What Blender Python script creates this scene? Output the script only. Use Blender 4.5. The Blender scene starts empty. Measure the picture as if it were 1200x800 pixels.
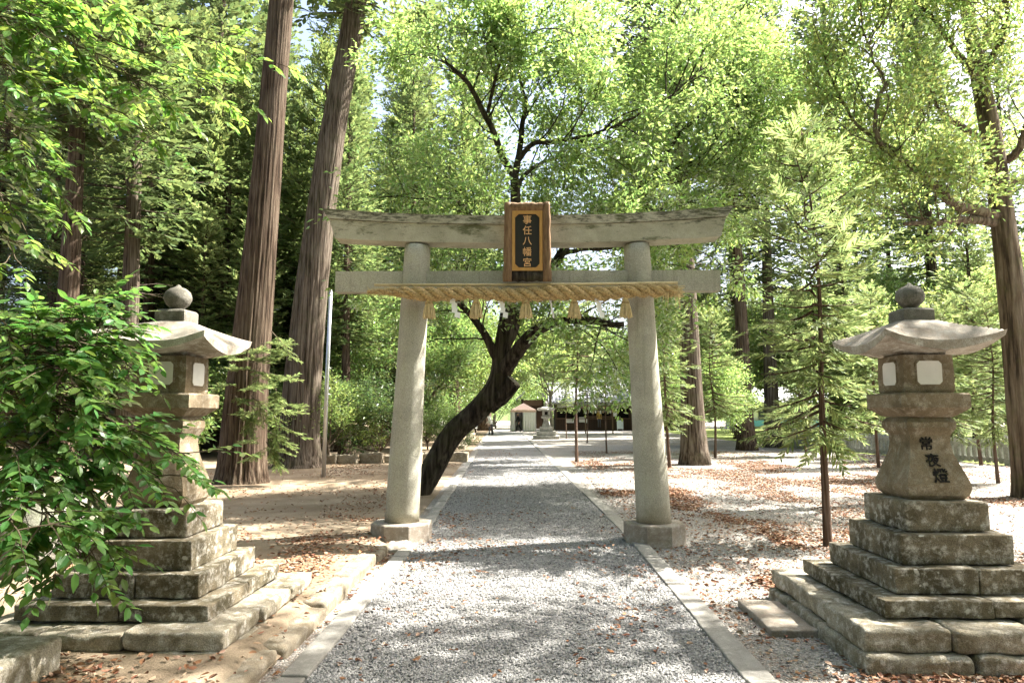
import bpy, bmesh, math, random
import numpy as np
from mathutils import Vector, Matrix, noise as mnoise

# ------------------------------------------------------------------ camera, world, sun, exposure
scene = bpy.context.scene
col = scene.collection
CAM_H, F_PX = 1.6, 800.0
PITCH, YAW = math.atan(85 / 800), math.radians(1.07)
cam_d = bpy.data.cameras.new('camera')
cam_d.sensor_width = 36.0
cam_d.lens = 24.0
cam_d.clip_start = 0.05
cam_d.clip_end = 3000.0
cam = bpy.data.objects.new('camera', cam_d)
col.objects.link(cam)
cam.location = (0, 0, CAM_H)
cam.rotation_euler = (math.pi / 2 + PITCH, 0, YAW)
scene.camera = cam

SUN_EL, SUN_AZ = math.radians(52), math.radians(70)      # azimuth clockwise from +Y
world = bpy.data.worlds.new('World')
scene.world = world
world.use_nodes = True
wn = world.node_tree
sky = wn.nodes.new('ShaderNodeTexSky')
sky.sky_type = 'NISHITA'
sky.sun_disc = False
sky.sun_elevation = SUN_EL
sky.sun_rotation = SUN_AZ
sky.dust_density = 6.0
sky.air_density = 1.0
wn.links.new(sky.outputs[0], wn.nodes['Background'].inputs[0])
wn.nodes['Background'].inputs[1].default_value = 0.085

sun_d = bpy.data.lights.new('sun', 'SUN')
sun_d.energy = 5.0
sun_d.angle = math.radians(0.53)
sun_d.color = (1.0, 0.95, 0.86)
sun = bpy.data.objects.new('sun', sun_d)
col.objects.link(sun)
sdir = Vector((math.sin(SUN_AZ) * math.cos(SUN_EL), math.cos(SUN_AZ) * math.cos(SUN_EL), math.sin(SUN_EL)))
sun.location = sdir * 60
sun.rotation_euler = sdir.to_track_quat('Z', 'Y').to_euler()

scene.view_settings.view_transform = 'Standard'
scene.view_settings.look = 'None'
scene.view_settings.exposure = 2.55
scene.view_settings.gamma = 1.0
scene.view_settings.use_curve_mapping = False
scene.render.engine = 'CYCLES'
scene.cycles.max_bounces = 6
scene.cycles.diffuse_bounces = 3
scene.cycles.glossy_bounces = 2
scene.cycles.transmission_bounces = 4
scene.cycles.transparent_max_bounces = 4
scene.cycles.sample_clamp_indirect = 6.0
scene.cycles.caustics_reflective = False
scene.cycles.caustics_refractive = False
scene.cycles.use_denoising = True

# ------------------------------------------------------------------ helpers
rnd = random.Random(7)
RNG = np.random.default_rng(11)
_cF = np.array([-math.sin(YAW) * math.cos(PITCH), math.cos(YAW) * math.cos(PITCH), math.sin(PITCH)])
_cR = np.array([math.cos(YAW), math.sin(YAW), 0.0])
_cU = np.array([math.sin(YAW) * math.sin(PITCH), -math.cos(YAW) * math.sin(PITCH), math.cos(PITCH)])

def at(u, v, Y):
    """world point whose image in the 1200x800 photograph is (u, v), at ground distance Y"""
    d = _cF + (u - 600) / F_PX * _cR + (400 - v) / F_PX * _cU
    return np.array([0, 0, CAM_H]) + d * (Y / d[1])

def on_ground(u, v, z=0.0):
    d = _cF + (u - 600) / F_PX * _cR + (400 - v) / F_PX * _cU
    return np.array([0, 0, CAM_H]) + d * ((z - CAM_H) / d[2])

def to_photo(p):
    q = np.atleast_2d(p) - np.array([0, 0, CAM_H])
    w = q @ _cF
    return 600 + F_PX * (q @ _cR) / w, 400 - F_PX * (q @ _cU) / w, w

def smooth(a, b, x):
    t = np.clip((np.asarray(x, float) - a) / (b - a), 0, 1)
    return t * t * (3 - 2 * t)

def ground_z(x, y):
    """the earth left of the path is a low terrace that runs out behind the gate"""
    x = np.asarray(x, float); y = np.asarray(y, float)
    left = smooth(-1.56, -1.70, x)
    return left * 0.085 * (1 - smooth(8.6, 11.5, y)) + 0.012 * left

class Geo:
    def __init__(self):
        self.v, self.f, self.n = [], {}, 0
    def add(self, verts, faces):
        verts = np.asarray(verts, np.float32).reshape(-1, 3)
        faces = np.asarray(faces, np.int64)
        if len(faces):
            self.f.setdefault(faces.shape[1], []).append(faces + self.n)
        self.v.append(verts); self.n += len(verts)
        return self
    def tris(self):
        return sum(len(a) * (k - 2) for k, l in self.f.items() for a in l)
    def mesh(self, name, mat=None, smooth_shade=False):
        me = bpy.data.meshes.new(name)
        V = np.concatenate(self.v) if self.v else np.zeros((0, 3), np.float32)
        me.vertices.add(len(V))
        me.vertices.foreach_set('co', V.ravel())
        idx, tot = [], []
        for k, l in self.f.items():
            a = np.concatenate(l)
            idx.append(a.ravel()); tot.append(np.full(len(a), k))
        idx = np.concatenate(idx).astype(np.int32); tot = np.concatenate(tot).astype(np.int32)
        me.loops.add(len(idx)); me.loops.foreach_set('vertex_index', idx)
        me.polygons.add(len(tot))
        start = np.concatenate([[0], np.cumsum(tot)[:-1]]).astype(np.int32)
        me.polygons.foreach_set('loop_start', start)
        me.polygons.foreach_set('loop_total', tot)
        me.update(calc_edges=True)
        me.polygons.foreach_set('use_smooth', np.full(len(tot), bool(smooth_shade)))
        if mat: me.materials.append(mat)
        me.validate()
        return me

def tag(o, label=None, cat=None, group=None, kind=None):
    if label: o['label'] = label
    if cat: o['category'] = cat
    if group: o['group'] = group
    if kind: o['kind'] = kind
    return o

def obj(name, data, parent=None, loc=(0, 0, 0)):
    o = bpy.data.objects.new(name, data)
    col.objects.link(o)
    o.location = loc
    if parent is not None: o.parent = parent
    return o

def empty(name, loc, label, cat, group=None):
    o = obj(name, None, None, loc)
    o.empty_display_size = 0.2
    return tag(o, label, cat, group)

def wpart(name, geo_or_mesh, mat, root, parent=None, smooth_shade=False):
    """a part authored in world coordinates under an unrotated root"""
    me = geo_or_mesh.mesh(name, mat, smooth_shade) if isinstance(geo_or_mesh, Geo) else geo_or_mesh
    if not me.materials and mat: me.materials.append(mat)
    if parent is None or parent is root:
        return obj(name, me, root, -Vector(root.location))
    return obj(name, me, parent)

def copy_tree(o, parent=None):
    c = o.copy(); col.objects.link(c); c.parent = parent
    for ch in [k for k in bpy.data.objects if k.parent == o]:
        copy_tree(ch, c)
    return c

def nrm(a):
    a = np.asarray(a, float)
    return a / np.maximum(np.linalg.norm(a, axis=-1, keepdims=True), 1e-9)

def spline(pts, n):
    """Catmull-Rom through pts (any dimension), n samples"""
    p = np.asarray(pts, float)
    p = np.vstack([2 * p[0] - p[1], p, 2 * p[-1] - p[-2]])
    m = len(p) - 3
    t = np.linspace(0, m - 1e-6, n)
    i = t.astype(int); u = (t - i)[:, None]
    a, b, c, d = p[i], p[i + 1], p[i + 2], p[i + 3]
    return .5 * (2 * b + (c - a) * u + (2 * a - 5 * b + 4 * c - d) * u ** 2 + (3 * b - a - 3 * c + d) * u ** 3)

def tube(g, pts, rad, sides=8, cap=True, ridges=None, rng=None):
    """a tube along pts; ridges=(count, depth) gives fluted bark"""
    p = np.asarray(pts, float); n = len(p)
    rad = np.broadcast_to(np.asarray(rad, float), (n,)).copy()
    t = nrm(np.gradient(p, axis=0))
    ref = np.array([0.0, 1.0, 0.0]) if abs(t[0][1]) < .8 else np.array([1.0, 0, 0])
    x = np.zeros((n, 3)); x0 = ref - t[0] * (ref @ t[0]); x[0] = x0 / np.linalg.norm(x0)
    for i in range(1, n):
        q = x[i - 1] - t[i] * (x[i - 1] @ t[i]); x[i] = q / max(np.linalg.norm(q), 1e-9)
    y = np.cross(t, x)
    a = np.linspace(0, 2 * np.pi, sides, endpoint=False)
    R = rad[:, None] * np.ones(sides)[None, :]
    if ridges is not None:
        R = R * ridges
    v = p[:, None, :] + R[..., None] * (np.cos(a)[None, :, None] * x[:, None, :] + np.sin(a)[None, :, None] * y[:, None, :])
    v = v.reshape(-1, 3)
    i = np.arange(n - 1)[:, None] * sides; j = np.arange(sides)[None, :]; k = (j + 1) % sides
    f = np.stack([i + j, i + k, i + k + sides, i + j + sides], -1).reshape(-1, 4)
    g.add(v, f)
    if cap:
        b = g.n - len(v)
        for ring, c, flip in ((0, p[0], True), (n - 1, p[-1], False)):
            s = b + ring * sides + np.arange(sides)
            e = np.roll(s, -1)
            g.add([c], np.zeros((0, 3), int))
            ci = np.full(sides, g.n - 1)
            fc = np.stack([ci, e, s] if flip else [ci, s, e], -1)
            g.f.setdefault(3, []).append(fc)
    return g

def box(g, x0, x1, y0, y1, z0, z1):
    v = [(x, y, z) for z in (z0, z1) for y in (y0, y1) for x in (x0, x1)]
    g.add(v, [(0, 2, 3, 1), (4, 5, 7, 6), (0, 1, 5, 4), (2, 6, 7, 3), (0, 4, 6, 2), (1, 3, 7, 5)])
    return g

_cube_cache = {}
def _cube(ns):
    """surface grid of a cube with per-axis parameter lists ns=(us, vs, ws)"""
    bm = bmesh.new()
    key = {}
    def vert(i, j, k):
        if (i, j, k) not in key: key[(i, j, k)] = bm.verts.new((i, j, k))
        return key[(i, j, k)]
    A, B, C = [len(n) - 1 for n in ns]
    def quad(*q):
        bm.faces.new([vert(*c) for c in q])
    for i in range(A):
        for j in range(B):
            quad((i, j, C), (i + 1, j, C), (i + 1, j + 1, C), (i, j + 1, C))
            quad((i, j, 0), (i, j + 1, 0), (i + 1, j + 1, 0), (i + 1, j, 0))
    for i in range(A):
        for k in range(C):
            quad((i, 0, k), (i + 1, 0, k), (i + 1, 0, k + 1), (i, 0, k + 1))
            quad((i, B, k), (i, B, k + 1), (i + 1, B, k + 1), (i + 1, B, k))
    for j in range(B):
        for k in range(C):
            quad((0, j, k), (0, j, k + 1), (0, j + 1, k + 1), (0, j + 1, k))
            quad((A, j, k), (A, j + 1, k), (A, j + 1, k + 1), (A, j, k + 1))
    co = np.array([v.co for v in bm.verts], int)
    bm.verts.index_update()
    f = np.array([[v.index for v in q.verts] for q in bm.faces])
    bm.free()
    P = np.stack([np.asarray(ns[a])[co[:, a]] for a in range(3)], 1)
    return P, f

def rough_block(g, x0, x1, y0, y1, z0, z1, r=.012, amp=.006, seed=0, n=7, freq=5.0, shape=None):
    """a hewn stone: box with worn, rounded edges and an uneven surface"""
    def ax(h):
        e = min(r / h, .45)
        return np.concatenate([[-1, -1 + e * .4, -1 + e], np.linspace(-1 + e, 1 - e, n)[1:-1], [1 - e, 1 - e * .4, 1]])
    h = np.array([(x1 - x0) / 2, (y1 - y0) / 2, (z1 - z0) / 2]); c = np.array([(x0 + x1) / 2, (y0 + y1) / 2, (z0 + z1) / 2])
    P, f = _cube((ax(h[0]), ax(h[1]), ax(h[2])))
    P = P * h
    q = np.clip(P, -(h - r), h - r)
    d = P - q
    L = np.linalg.norm(d, axis=1, keepdims=True)
    P = q + np.where(L > 1e-9, d / np.maximum(L, 1e-9) * np.minimum(L, r), 0)
    if shape is not None: P = shape(P, h)
    out = []
    for p in P:
        w = p + c
        nv = mnoise.noise_vector(Vector(w * freq) + Vector((seed * 7.3, seed * 3.1, 0)))
        n2 = mnoise.noise_vector(Vector(w * freq * 4.3) + Vector((0, seed * 5.7, seed)))
        out.append(w + np.array(nv) * amp + np.array(n2) * amp * .7)
    g.add(out, f)
    return g

def instances(g, tv, tf, pos, X, Y, Z, s):
    """copies of a small template (verts tv, faces tf) joined into g"""
    pos = np.asarray(pos, float); N = len(pos)
    if N == 0: return g
    s = np.broadcast_to(np.asarray(s, float).reshape(-1, 1) if np.ndim(s) < 2 else np.asarray(s, float), (N, 3)) if np.ndim(s) else np.full((N, 3), float(s))
    v = (pos[:, None, :] + tv[None, :, 0:1] * (X * s[:, 0:1])[:, None, :] + tv[None, :, 1:2] * (Y * s[:, 1:2])[:, None, :]
         + tv[None, :, 2:3] * (Z * s[:, 2:3])[:, None, :]).reshape(-1, 3)
    f = (np.asarray(tf)[None] + (np.arange(N) * len(tv))[:, None, None]).reshape(-1, np.asarray(tf).shape[1])
    g.add(v, f)
    return g

def frames(d, up, jitter, rng):
    """X along d, Z near up with jitter"""
    d = nrm(d); N = len(d)
    z = nrm(np.asarray(up, float) + rng.normal(0, jitter, (N, 3)))
    y = nrm(np.cross(z, d)); z = np.cross(d, y)
    return d, y, z
# ------------------------------------------------------------------ materials
class NT:
    def __init__(self, name):
        self.m = bpy.data.materials.new(name); self.m.use_nodes = True
        self.t = self.m.node_tree; self.t.nodes.clear()
        self.out = self.n('ShaderNodeOutputMaterial')
        self.co = None
    def n(self, typ, **kw):
        nd = self.t.nodes.new(typ)
        for k, v in kw.items():
            if k.startswith('i_'):
                key = k[2:]
                key = int(key) if key.isdigit() else key
                nd.inputs[key].default_value = v
            else: setattr(nd, k, v)
        return nd
    def l(self, a, b): self.t.links.new(a, b)
    def coords(self, scale=(1, 1, 1), kind='Object'):
        tc = self.n('ShaderNodeTexCoord'); mp = self.n('ShaderNodeMapping')
        mp.inputs['Scale'].default_value = scale
        self.l(tc.outputs[kind], mp.inputs[0]); return mp.outputs[0]
    def noise(self, vec, scale, detail=4, rough=.6, out='Fac'):
        nd = self.n('ShaderNodeTexNoise'); nd.inputs['Scale'].default_value = scale
        nd.inputs['Detail'].default_value = detail; nd.inputs['Roughness'].default_value = rough
        self.l(vec, nd.inputs['Vector']); return nd.outputs[out]
    def voro(self, vec, scale, feature='F1', out='Distance'):
        nd = self.n('ShaderNodeTexVoronoi', feature=feature); nd.inputs['Scale'].default_value = scale
        self.l(vec, nd.inputs['Vector']); return nd.outputs[out]
    def ramp(self, fac, stops):
        r = self.n('ShaderNodeValToRGB'); e = r.color_ramp.elements
        while len(e) < len(stops): e.new(.5)
        for i, (p, c) in enumerate(stops):
            e[i].position = p; e[i].color = (*c, 1) if len(c) == 3 else c
        self.l(fac, r.inputs[0]); return r.outputs[0]
    def step(self, fac, a, b):
        m = self.n('ShaderNodeMapRange', interpolation_type='SMOOTHSTEP'); m.clamp = True
        m.inputs[1].default_value = a; m.inputs[2].default_value = b
        self.l(fac, m.inputs[0]); return m.outputs[0]
    def mix(self, fac, a, b, mode='MIX'):
        m = self.n('ShaderNodeMix', data_type='RGBA', blend_type=mode)
        for s, v in ((m.inputs[0], fac), (m.inputs[6], a), (m.inputs[7], b)):
            if hasattr(v, 'is_output'): self.l(v, s)
            elif isinstance(v, (int, float)): s.default_value = v
            else: s.default_value = (*v, 1)
        return m.outputs[2]
    def math(self, op, a, b=None):
        m = self.n('ShaderNodeMath', operation=op)
        for s, v in zip(m.inputs, (a, b)):
            if v is None: continue
            if hasattr(v, 'is_output'): self.l(v, s)
            else: s.default_value = v
        return m.outputs[0]
    def bump(self, h, strength=.4, dist=.01, prev=None):
        b = self.n('ShaderNodeBump'); b.inputs['Strength'].default_value = strength; b.inputs['Distance'].default_value = dist
        self.l(h, b.inputs['Height'])
        if prev: self.l(prev, b.inputs['Normal'])
        return b.outputs[0]
    def bsdf(self, color, rough=.85, normal=None, spec=.3, metal=0.0):
        p = self.n('ShaderNodeBsdfPrincipled')
        if hasattr(color, 'is_output'): self.l(color, p.inputs['Base Color'])
        else: p.inputs['Base Color'].default_value = (*color, 1)
        if hasattr(rough, 'is_output'): self.l(rough, p.inputs['Roughness'])
        else: p.inputs['Roughness'].default_value = rough
        p.inputs['Specular IOR Level'].default_value = spec
        p.inputs['Metallic'].default_value = metal
        if normal: self.l(normal, p.inputs['Normal'])
        self.l(p.outputs[0], self.out.inputs[0]); return self.m
    def up(self):
        g = self.n('ShaderNodeNewGeometry'); s = self.n('ShaderNodeSeparateXYZ'); self.l(g.outputs['Normal'], s.inputs[0]); return s.outputs[2]

def plain(name, colr, rough=.7, spec=.3, metal=0., var=.12, scale=6.):
    t = NT(name); c = t.coords(); n = t.noise(c, scale, 5)
    k = t.mix(t.step(n, .3, .7), tuple(x * (1 - var) for x in colr), tuple(min(1, x * (1 + var)) for x in colr))
    return t.bsdf(k, rough, t.bump(n, .15, .01), spec, metal)

def leaf_mat(name, c, tr, k=.45, hue=.025, val=.35, gloss=.12):
    """thin leaves: diffuse on the lit side, light passing through to the other"""
    t = NT(name)
    g = t.n('ShaderNodeNewGeometry'); r = g.outputs['Random Per Island']
    wn = t.n('ShaderNodeTexWhiteNoise', noise_dimensions='1D'); t.l(r, wn.inputs['W'])
    oi = t.n('ShaderNodeObjectInfo')
    def vary(colr):
        h = t.n('ShaderNodeHueSaturation'); h.inputs['Color'].default_value = (*colr, 1)
        mh = t.n('ShaderNodeMapRange'); mh.inputs[3].default_value = .5 - hue; mh.inputs[4].default_value = .5 + hue; t.l(r, mh.inputs[0])
        mv = t.n('ShaderNodeMapRange'); mv.inputs[3].default_value = 1 - val; mv.inputs[4].default_value = 1 + val; t.l(wn.outputs[0], mv.inputs[0])
        mo = t.n('ShaderNodeMapRange'); mo.inputs[3].default_value = .85; mo.inputs[4].default_value = 1.15; t.l(oi.outputs['Random'], mo.inputs[0])
        t.l(mh.outputs[0], h.inputs['Hue']); t.l(t.math('MULTIPLY', mv.outputs[0], mo.outputs[0]), h.inputs['Value'])
        return h.outputs[0]
    d = t.n('ShaderNodeBsdfDiffuse'); t.l(vary(c), d.inputs[0])
    x = t.n('ShaderNodeBsdfTranslucent'); t.l(vary(tr), x.inputs[0])
    m = t.n('ShaderNodeMixShader'); m.inputs[0].default_value = k; t.l(d.outputs[0], m.inputs[1]); t.l(x.outputs[0], m.inputs[2])
    gl = t.n('ShaderNodeBsdfGlossy'); gl.inputs['Roughness'].default_value = .35; gl.inputs[0].default_value = (.8, .85, .8, 1)
    fr = t.n('ShaderNodeFresnel'); fr.inputs[0].default_value = 1.4
    m2 = t.n('ShaderNodeMixShader'); t.l(t.math('MULTIPLY', fr.outputs[0], gloss * 4), m2.inputs[0]); t.l(m.outputs[0], m2.inputs[1]); t.l(gl.outputs[0], m2.inputs[2])
    t.l(m2.outputs[0], t.out.inputs[0])
    return t.m

def stone_mat(name, base, dark, pale, moss=None, moss_amt=.0, spot=.5, speck=140., rough=.9):
    t = NT(name); c = t.coords(kind='Object')
    n1 = t.noise(c, 3.2, 6, .65); n2 = t.noise(c, 14, 5, .7); n3 = t.noise(c, speck, 2, .7)
    k = t.mix(t.step(n1, .35, .68), dark, base)
    k = t.mix(t.step(n2, .45, .75), k, pale)
    k = t.mix(.55, k, t.ramp(n3, [(.3, (.16, .15, .14)), (.5, (.5, .5, .5)), (.72, (.85, .85, .83))]), 'OVERLAY')
    # lichen: pale rosettes of uneven size
    dn = t.noise(c, 9, 3, out='Color')
    mv = t.n('ShaderNodeVectorMath', operation='MULTIPLY_ADD'); t.l(dn, mv.inputs[0]); mv.inputs[1].default_value = (.12, .12, .12); t.l(c, mv.inputs[2])
    v = t.voro(mv.outputs[0], 11); nl = t.noise(c, 4.5, 3)
    lich = t.math('MULTIPLY', t.math('SUBTRACT', 1.0, t.step(v, .16, .26)), t.step(nl, .48, .6))
    k = t.mix(t.math('MULTIPLY', lich, spot), k, pale)
    if moss:
        u = t.up(); nm = t.noise(c, 7, 6, .75)
        f = t.math('MULTIPLY', t.step(nm, .5 - moss_amt * .2, .68), t.step(u, -.3, .8))
        k = t.mix(t.math('MULTIPLY', f, moss_amt), k, moss)
    h = t.math('ADD', t.math('MULTIPLY', n2, .6), t.math('MULTIPLY', n3, .5))
    return t.bsdf(k, rough, t.bump(h, .8, .02), .2)

M = {}
M['torii'] = stone_mat('torii_granite', (.42, .40, .33), (.33, .315, .26), (.50, .48, .41), (.05, .05, .03), .0, .25, 260)
def post_mat():
    t = NT('torii_granite'); c = t.coords()
    n1 = t.noise(c, 2.2, 6, .65); n2 = t.noise(c, 16, 5, .7); n3 = t.noise(c, 110, 3, .75)
    k = t.mix(t.step(n1, .35, .68), (.33, .318, .262), (.43, .412, .345))
    k = t.mix(t.math('MULTIPLY', t.step(t.noise(c, 38, 5, .8), .56, .70), .5), k, (.16, .155, .12))
    k = t.mix(.6, k, t.ramp(n3, [(.3, (.12, .12, .12)), (.5, (.5, .5, .5)), (.72, (.85, .85, .83))]), 'OVERLAY')
    st = t.noise(t.coords((11, 11, .35)), 1.2, 6, .7)                     # rain streaks
    k = t.mix(t.math('MULTIPLY', t.step(st, .52, .72), .45), k, (.17, .165, .12))
    s = t.n('ShaderNodeSeparateXYZ'); t.l(c, s.inputs[0])
    low = t.math('SUBTRACT', 1.0, t.step(t.math('ADD', s.outputs[2], t.math('MULTIPLY', n1, .9)), .55, 1.15))   # splashed soil at the foot
    k = t.mix(t.math('MULTIPLY', low, .5), k, (.2, .16, .10))
    g = t.step(t.noise(c, 1.1, 5, .7), .5, .68)
    k = t.mix(t.math('MULTIPLY', g, .35), k, (.24, .26, .16))
    return t.bsdf(k, .92, t.bump(t.math('ADD', n2, t.math('MULTIPLY', n3, .6)), .6, .014), .2)
M['torii'] = post_mat()
def lintel_mat():
    t = NT('weathered_lintel'); c = t.coords()
    n1 = t.noise(c, 2.6, 6, .65); n2 = t.noise(c, 18, 6, .75); n3 = t.noise(c, 220, 2)
    k = t.mix(t.step(n1, .35, .7), (.31, .30, .23), (.42, .40, .32))
    k = t.mix(.5, k, t.ramp(n3, [(.3, (.2, .2, .2)), (.5, (.5, .5, .5)), (.72, (.8, .8, .8))]), 'OVERLAY')
    s = t.n('ShaderNodeSeparateXYZ'); t.l(c, s.inputs[0])
    # black crust lies in streaks: stretched noise, thickest high on the stone
    st = t.noise(t.coords((3.5, 3.5, 14)), 1.7, 7, .78)
    hi = t.step(s.outputs[2], 3.9, 4.2)
    f = t.step(t.math('ADD', t.math('MULTIPLY', hi, .16), st), .565, .73)
    k = t.mix(t.math('MULTIPLY', f, .85), k, (.035, .037, .022))
    ms = t.step(t.noise(t.coords((1.1, 1, 3)), 1.3, 5, .7), .56, .66)
    k = t.mix(t.math('MULTIPLY', ms, .75), k, (.06, .07, .02))
    return t.bsdf(k, .92, t.bump(t.math('ADD', n2, t.math('MULTIPLY', n3, .5)), .5, .012), .2)
M['lintel'] = lintel_mat()
M['base_stone'] = stone_mat('gate_base_stone', (.33, .29, .24), (.24, .2, .16), (.42, .40, .36), (.05, .06, .03), .2, .35, 200)
M['lantern'] = stone_mat('lantern_stone', (.25, .20, .135), (.14, .108, .066), (.38, .34, .27), (.05, .055, .025), .45, .5, 170)
M['lantern_roof'] = stone_mat('lantern_roof_stone', (.46, .42, .36), (.25, .21, .165), (.6, .58, .53), (.09, .08, .06), .75, .7, 170)
M['step'] = stone_mat('step_stone', (.19, .16, .11), (.07, .06, .036), (.50, .48, .43), (.05, .055, .022), .3, .9, 120)
M['step_pale'] = stone_mat('worn_step_stone', (.33, .30, .235), (.14, .12, .08), (.52, .5, .45), (.05, .055, .022), .25, .8, 120)
M['rock'] = stone_mat('mossy_rock', (.2, .19, .16), (.1, .1, .08), (.36, .35, .32), (.05, .07, .02), .7, .4, 60)
M['kerb'] = stone_mat('kerb_concrete', (.30, .29, .265), (.22, .21, .19), (.38, .37, .34), (.1, .1, .06), .15, .15, 300)
M['edge'] = stone_mat('edging_stone', (.25, .215, .16), (.16, .13, .09), (.34, .31, .26), (.12, .12, .06), .15, .3, 160)
M['fence'] = stone_mat('fence_concrete', (.34, .345, .32), (.25, .255, .23), (.42, .42, .4), (.06, .07, .03), .3, .3, 60)
M['far_stone'] = stone_mat('pale_lantern_stone', (.42, .41, .37), (.26, .25, .22), (.52, .5, .47), (.08, .09, .05), .3, .4, 60)

def gravel_mat(name, tones, scale=62., leafy=0.0):
    t = NT(name); c = t.coords()
    nw = t.noise(c, 40, 2, out='Color')
    mv = t.n('ShaderNodeVectorMath', operation='MULTIPLY_ADD'); t.l(nw, mv.inputs[0]); mv.inputs[1].default_value = (.012, .012, .012); t.l(c, mv.inputs[2])
    vc = t.voro(mv.outputs[0], scale, out='Color'); vd = t.voro(mv.outputs[0], scale)
    s = t.n('ShaderNodeSeparateColor'); t.l(vc, s.inputs[0])
    k = t.ramp(s.outputs[0], [(i / (len(tones) - 1), q) for i, q in enumerate(tones)])
    big = t.noise(c, .55, 5, .65)
    k = t.mix(.45, k, t.ramp(big, [(.3, (.36, .36, .36)), (.7, (.62, .61, .58))]), 'OVERLAY')
    if leafy:
        lf = t.step(t.noise(t.coords((1, .8, 1)), .9, 6, .75), .47, .62)
        fine = t.step(t.noise(c, 30, 3, .8), .45, .6)
        k = t.mix(t.math('MULTIPLY', t.math('MULTIPLY', lf, fine), leafy), k, (.22, .125, .065))
    h = t.math('SUBTRACT', 1.0, vd)
    return t.bsdf(k, .9, t.bump(h, .9, .02), .2)
M['gravel'] = gravel_mat('path_gravel', [(.11, .11, .112), (.20, .199, .196), (.30, .295, .285), (.24, .238, .234), (.36, .352, .336)])
M['yard'] = gravel_mat('yard_gravel', [(.16, .155, .145), (.26, .25, .235), (.36, .345, .32), (.24, .225, .205), (.42, .40, .37)], 55., .75)
def dirt_mat():
    t = NT('bare_earth'); c = t.coords()
    n1 = t.noise(c, .7, 6, .65); n2 = t.noise(c, 6, 6, .7); n3 = t.noise(c, 70, 4, .75)
    k = t.mix(t.step(n1, .35, .65), (.17, .128, .085), (.26, .21, .15))
    k = t.mix(t.math('MULTIPLY', t.step(n2, .5, .75), .6), k, (.2, .15, .1))
    k = t.mix(.5, k, t.ramp(n3, [(.3, (.25, .25, .25)), (.5, (.5, .5, .5)), (.7, (.75, .74, .72))]), 'OVERLAY')
    return t.bsdf(k, .95, t.bump(t.math('ADD', n2, t.math('MULTIPLY', n3, .6)), .6, .03), .15)
M['dirt'] = dirt_mat()
M['lawn'] = plain('mown_lawn', (.16, .2, .06), .95, .1, 0, .4, 2.)
M['pebble'] = None
def island_mat(name, tones, rough=.9):
    t = NT(name); g = t.n('ShaderNodeNewGeometry')
    k = t.ramp(g.outputs['Random Per Island'], [(i / (len(tones) - 1), q) for i, q in enumerate(tones)])
    return t.bsdf(k, rough, None, .2)
M['pebble'] = island_mat('loose_pebbles', [(.10, .101, .103), (.185, .185, .184), (.31, .305, .297), (.235, .234, .23), (.38, .372, .357), (.17, .168, .165)])
M['pebble_warm'] = island_mat('loose_yard_pebbles', [(.14, .13, .12), (.25, .24, .22), (.40, .38, .35), (.3, .28, .255), (.46, .44, .41)])
M['litter'] = island_mat('dead_leaves', [(.09, .045, .026), (.19, .095, .05), (.29, .155, .08), (.16, .075, .042), (.34, .235, .15), (.40, .31, .235), (.24, .095, .06), (.12, .062, .034)], .8)

def bark_mat(name, ridge, groove, grey, moss=None, moss_amt=0., stretch=9., fine=60.):
    t = NT(name); c = t.coords((stretch, stretch, .55)); c1 = t.coords()
    n1 = t.noise(c, 1.6, 6, .6); n2 = t.noise(c, 5, 5, .7); n3 = t.noise(c1, .8, 4)
    k = t.ramp(n1, [(.38, groove), (.49, ridge), (.64, grey)])
    k = t.mix(.6, k, t.ramp(n2, [(.3, (.22, .22, .22)), (.5, (.5, .5, .5)), (.7, (.72, .72, .72))]), 'OVERLAY')
    k = t.mix(t.math('MULTIPLY', t.step(n3, .45, .7), .4), k, grey)
    if moss: k = t.mix(t.math('MULTIPLY', t.step(t.noise(c1, 2.4, 6, .7), .48, .66), moss_amt), k, moss)
    h = t.math('ADD', n1, t.math('MULTIPLY', n2, .6))
    return t.bsdf(k, .95, t.bump(h, 1.0, .05), .1)
M['cedar_bark'] = bark_mat('cedar_bark', (.078, .053, .037), (.022, .015, .010), (.145, .112, .083), (.07, .07, .04), .15, 13.)
M['cedar_bark_grey'] = bark_mat('grey_cedar_bark', (.10, .077, .058), (.032, .024, .017), (.175, .147, .118), (.07, .08, .035), .25, 13.)
M['cherry_bark'] = bark_mat('dark_mossy_bark', (.042, .033, .025), (.014, .011, .009), (.085, .072, .056), (.05, .055, .02), .5, 9.)
M['camphor_bark'] = bark_mat('brown_rough_bark', (.115, .085, .06), (.04, .03, .022), (.19, .155, .12), (.08, .09, .03), .35, 7.)
M['sapling_bark'] = bark_mat('sapling_bark', (.13, .08, .055), (.06, .04, .03), (.2, .15, .12), None, 0, 30.)
M['pale_bark'] = bark_mat('pale_bark', (.28, .25, .2), (.14, .12, .09), (.38, .35, .3), (.1, .12, .05), .3, 6.)
M['twig'] = plain('twig', (.07, .055, .035), .9, .2)
M['cedar_leaf'] = leaf_mat('cedar_foliage', (.08, .11, .038), (.22, .29, .085), .44, .025, .4, .04)
M['cedar_dark'] = leaf_mat('deep_cedar_foliage', (.08, .115, .045), (.20, .27, .09), .43, .025, .4, .04)
M['cedar_young'] = leaf_mat('young_cedar_foliage', (.11, .145, .05), (.26, .33, .12), .48, .03, .4, .03)
M['cherry_leaf'] = leaf_mat('cherry_leaves', (.105, .155, .048), (.36, .52, .14), .55, .03, .3, .08)
M['maple_leaf'] = leaf_mat('light_maple_leaves', (.115, .16, .05), (.36, .48, .13), .52, .03, .3, .05)
M['camphor_leaf'] = leaf_mat('camphor_leaves', (.12, .16, .05), (.42, .54, .16), .6, .045, .35, .03)
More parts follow.
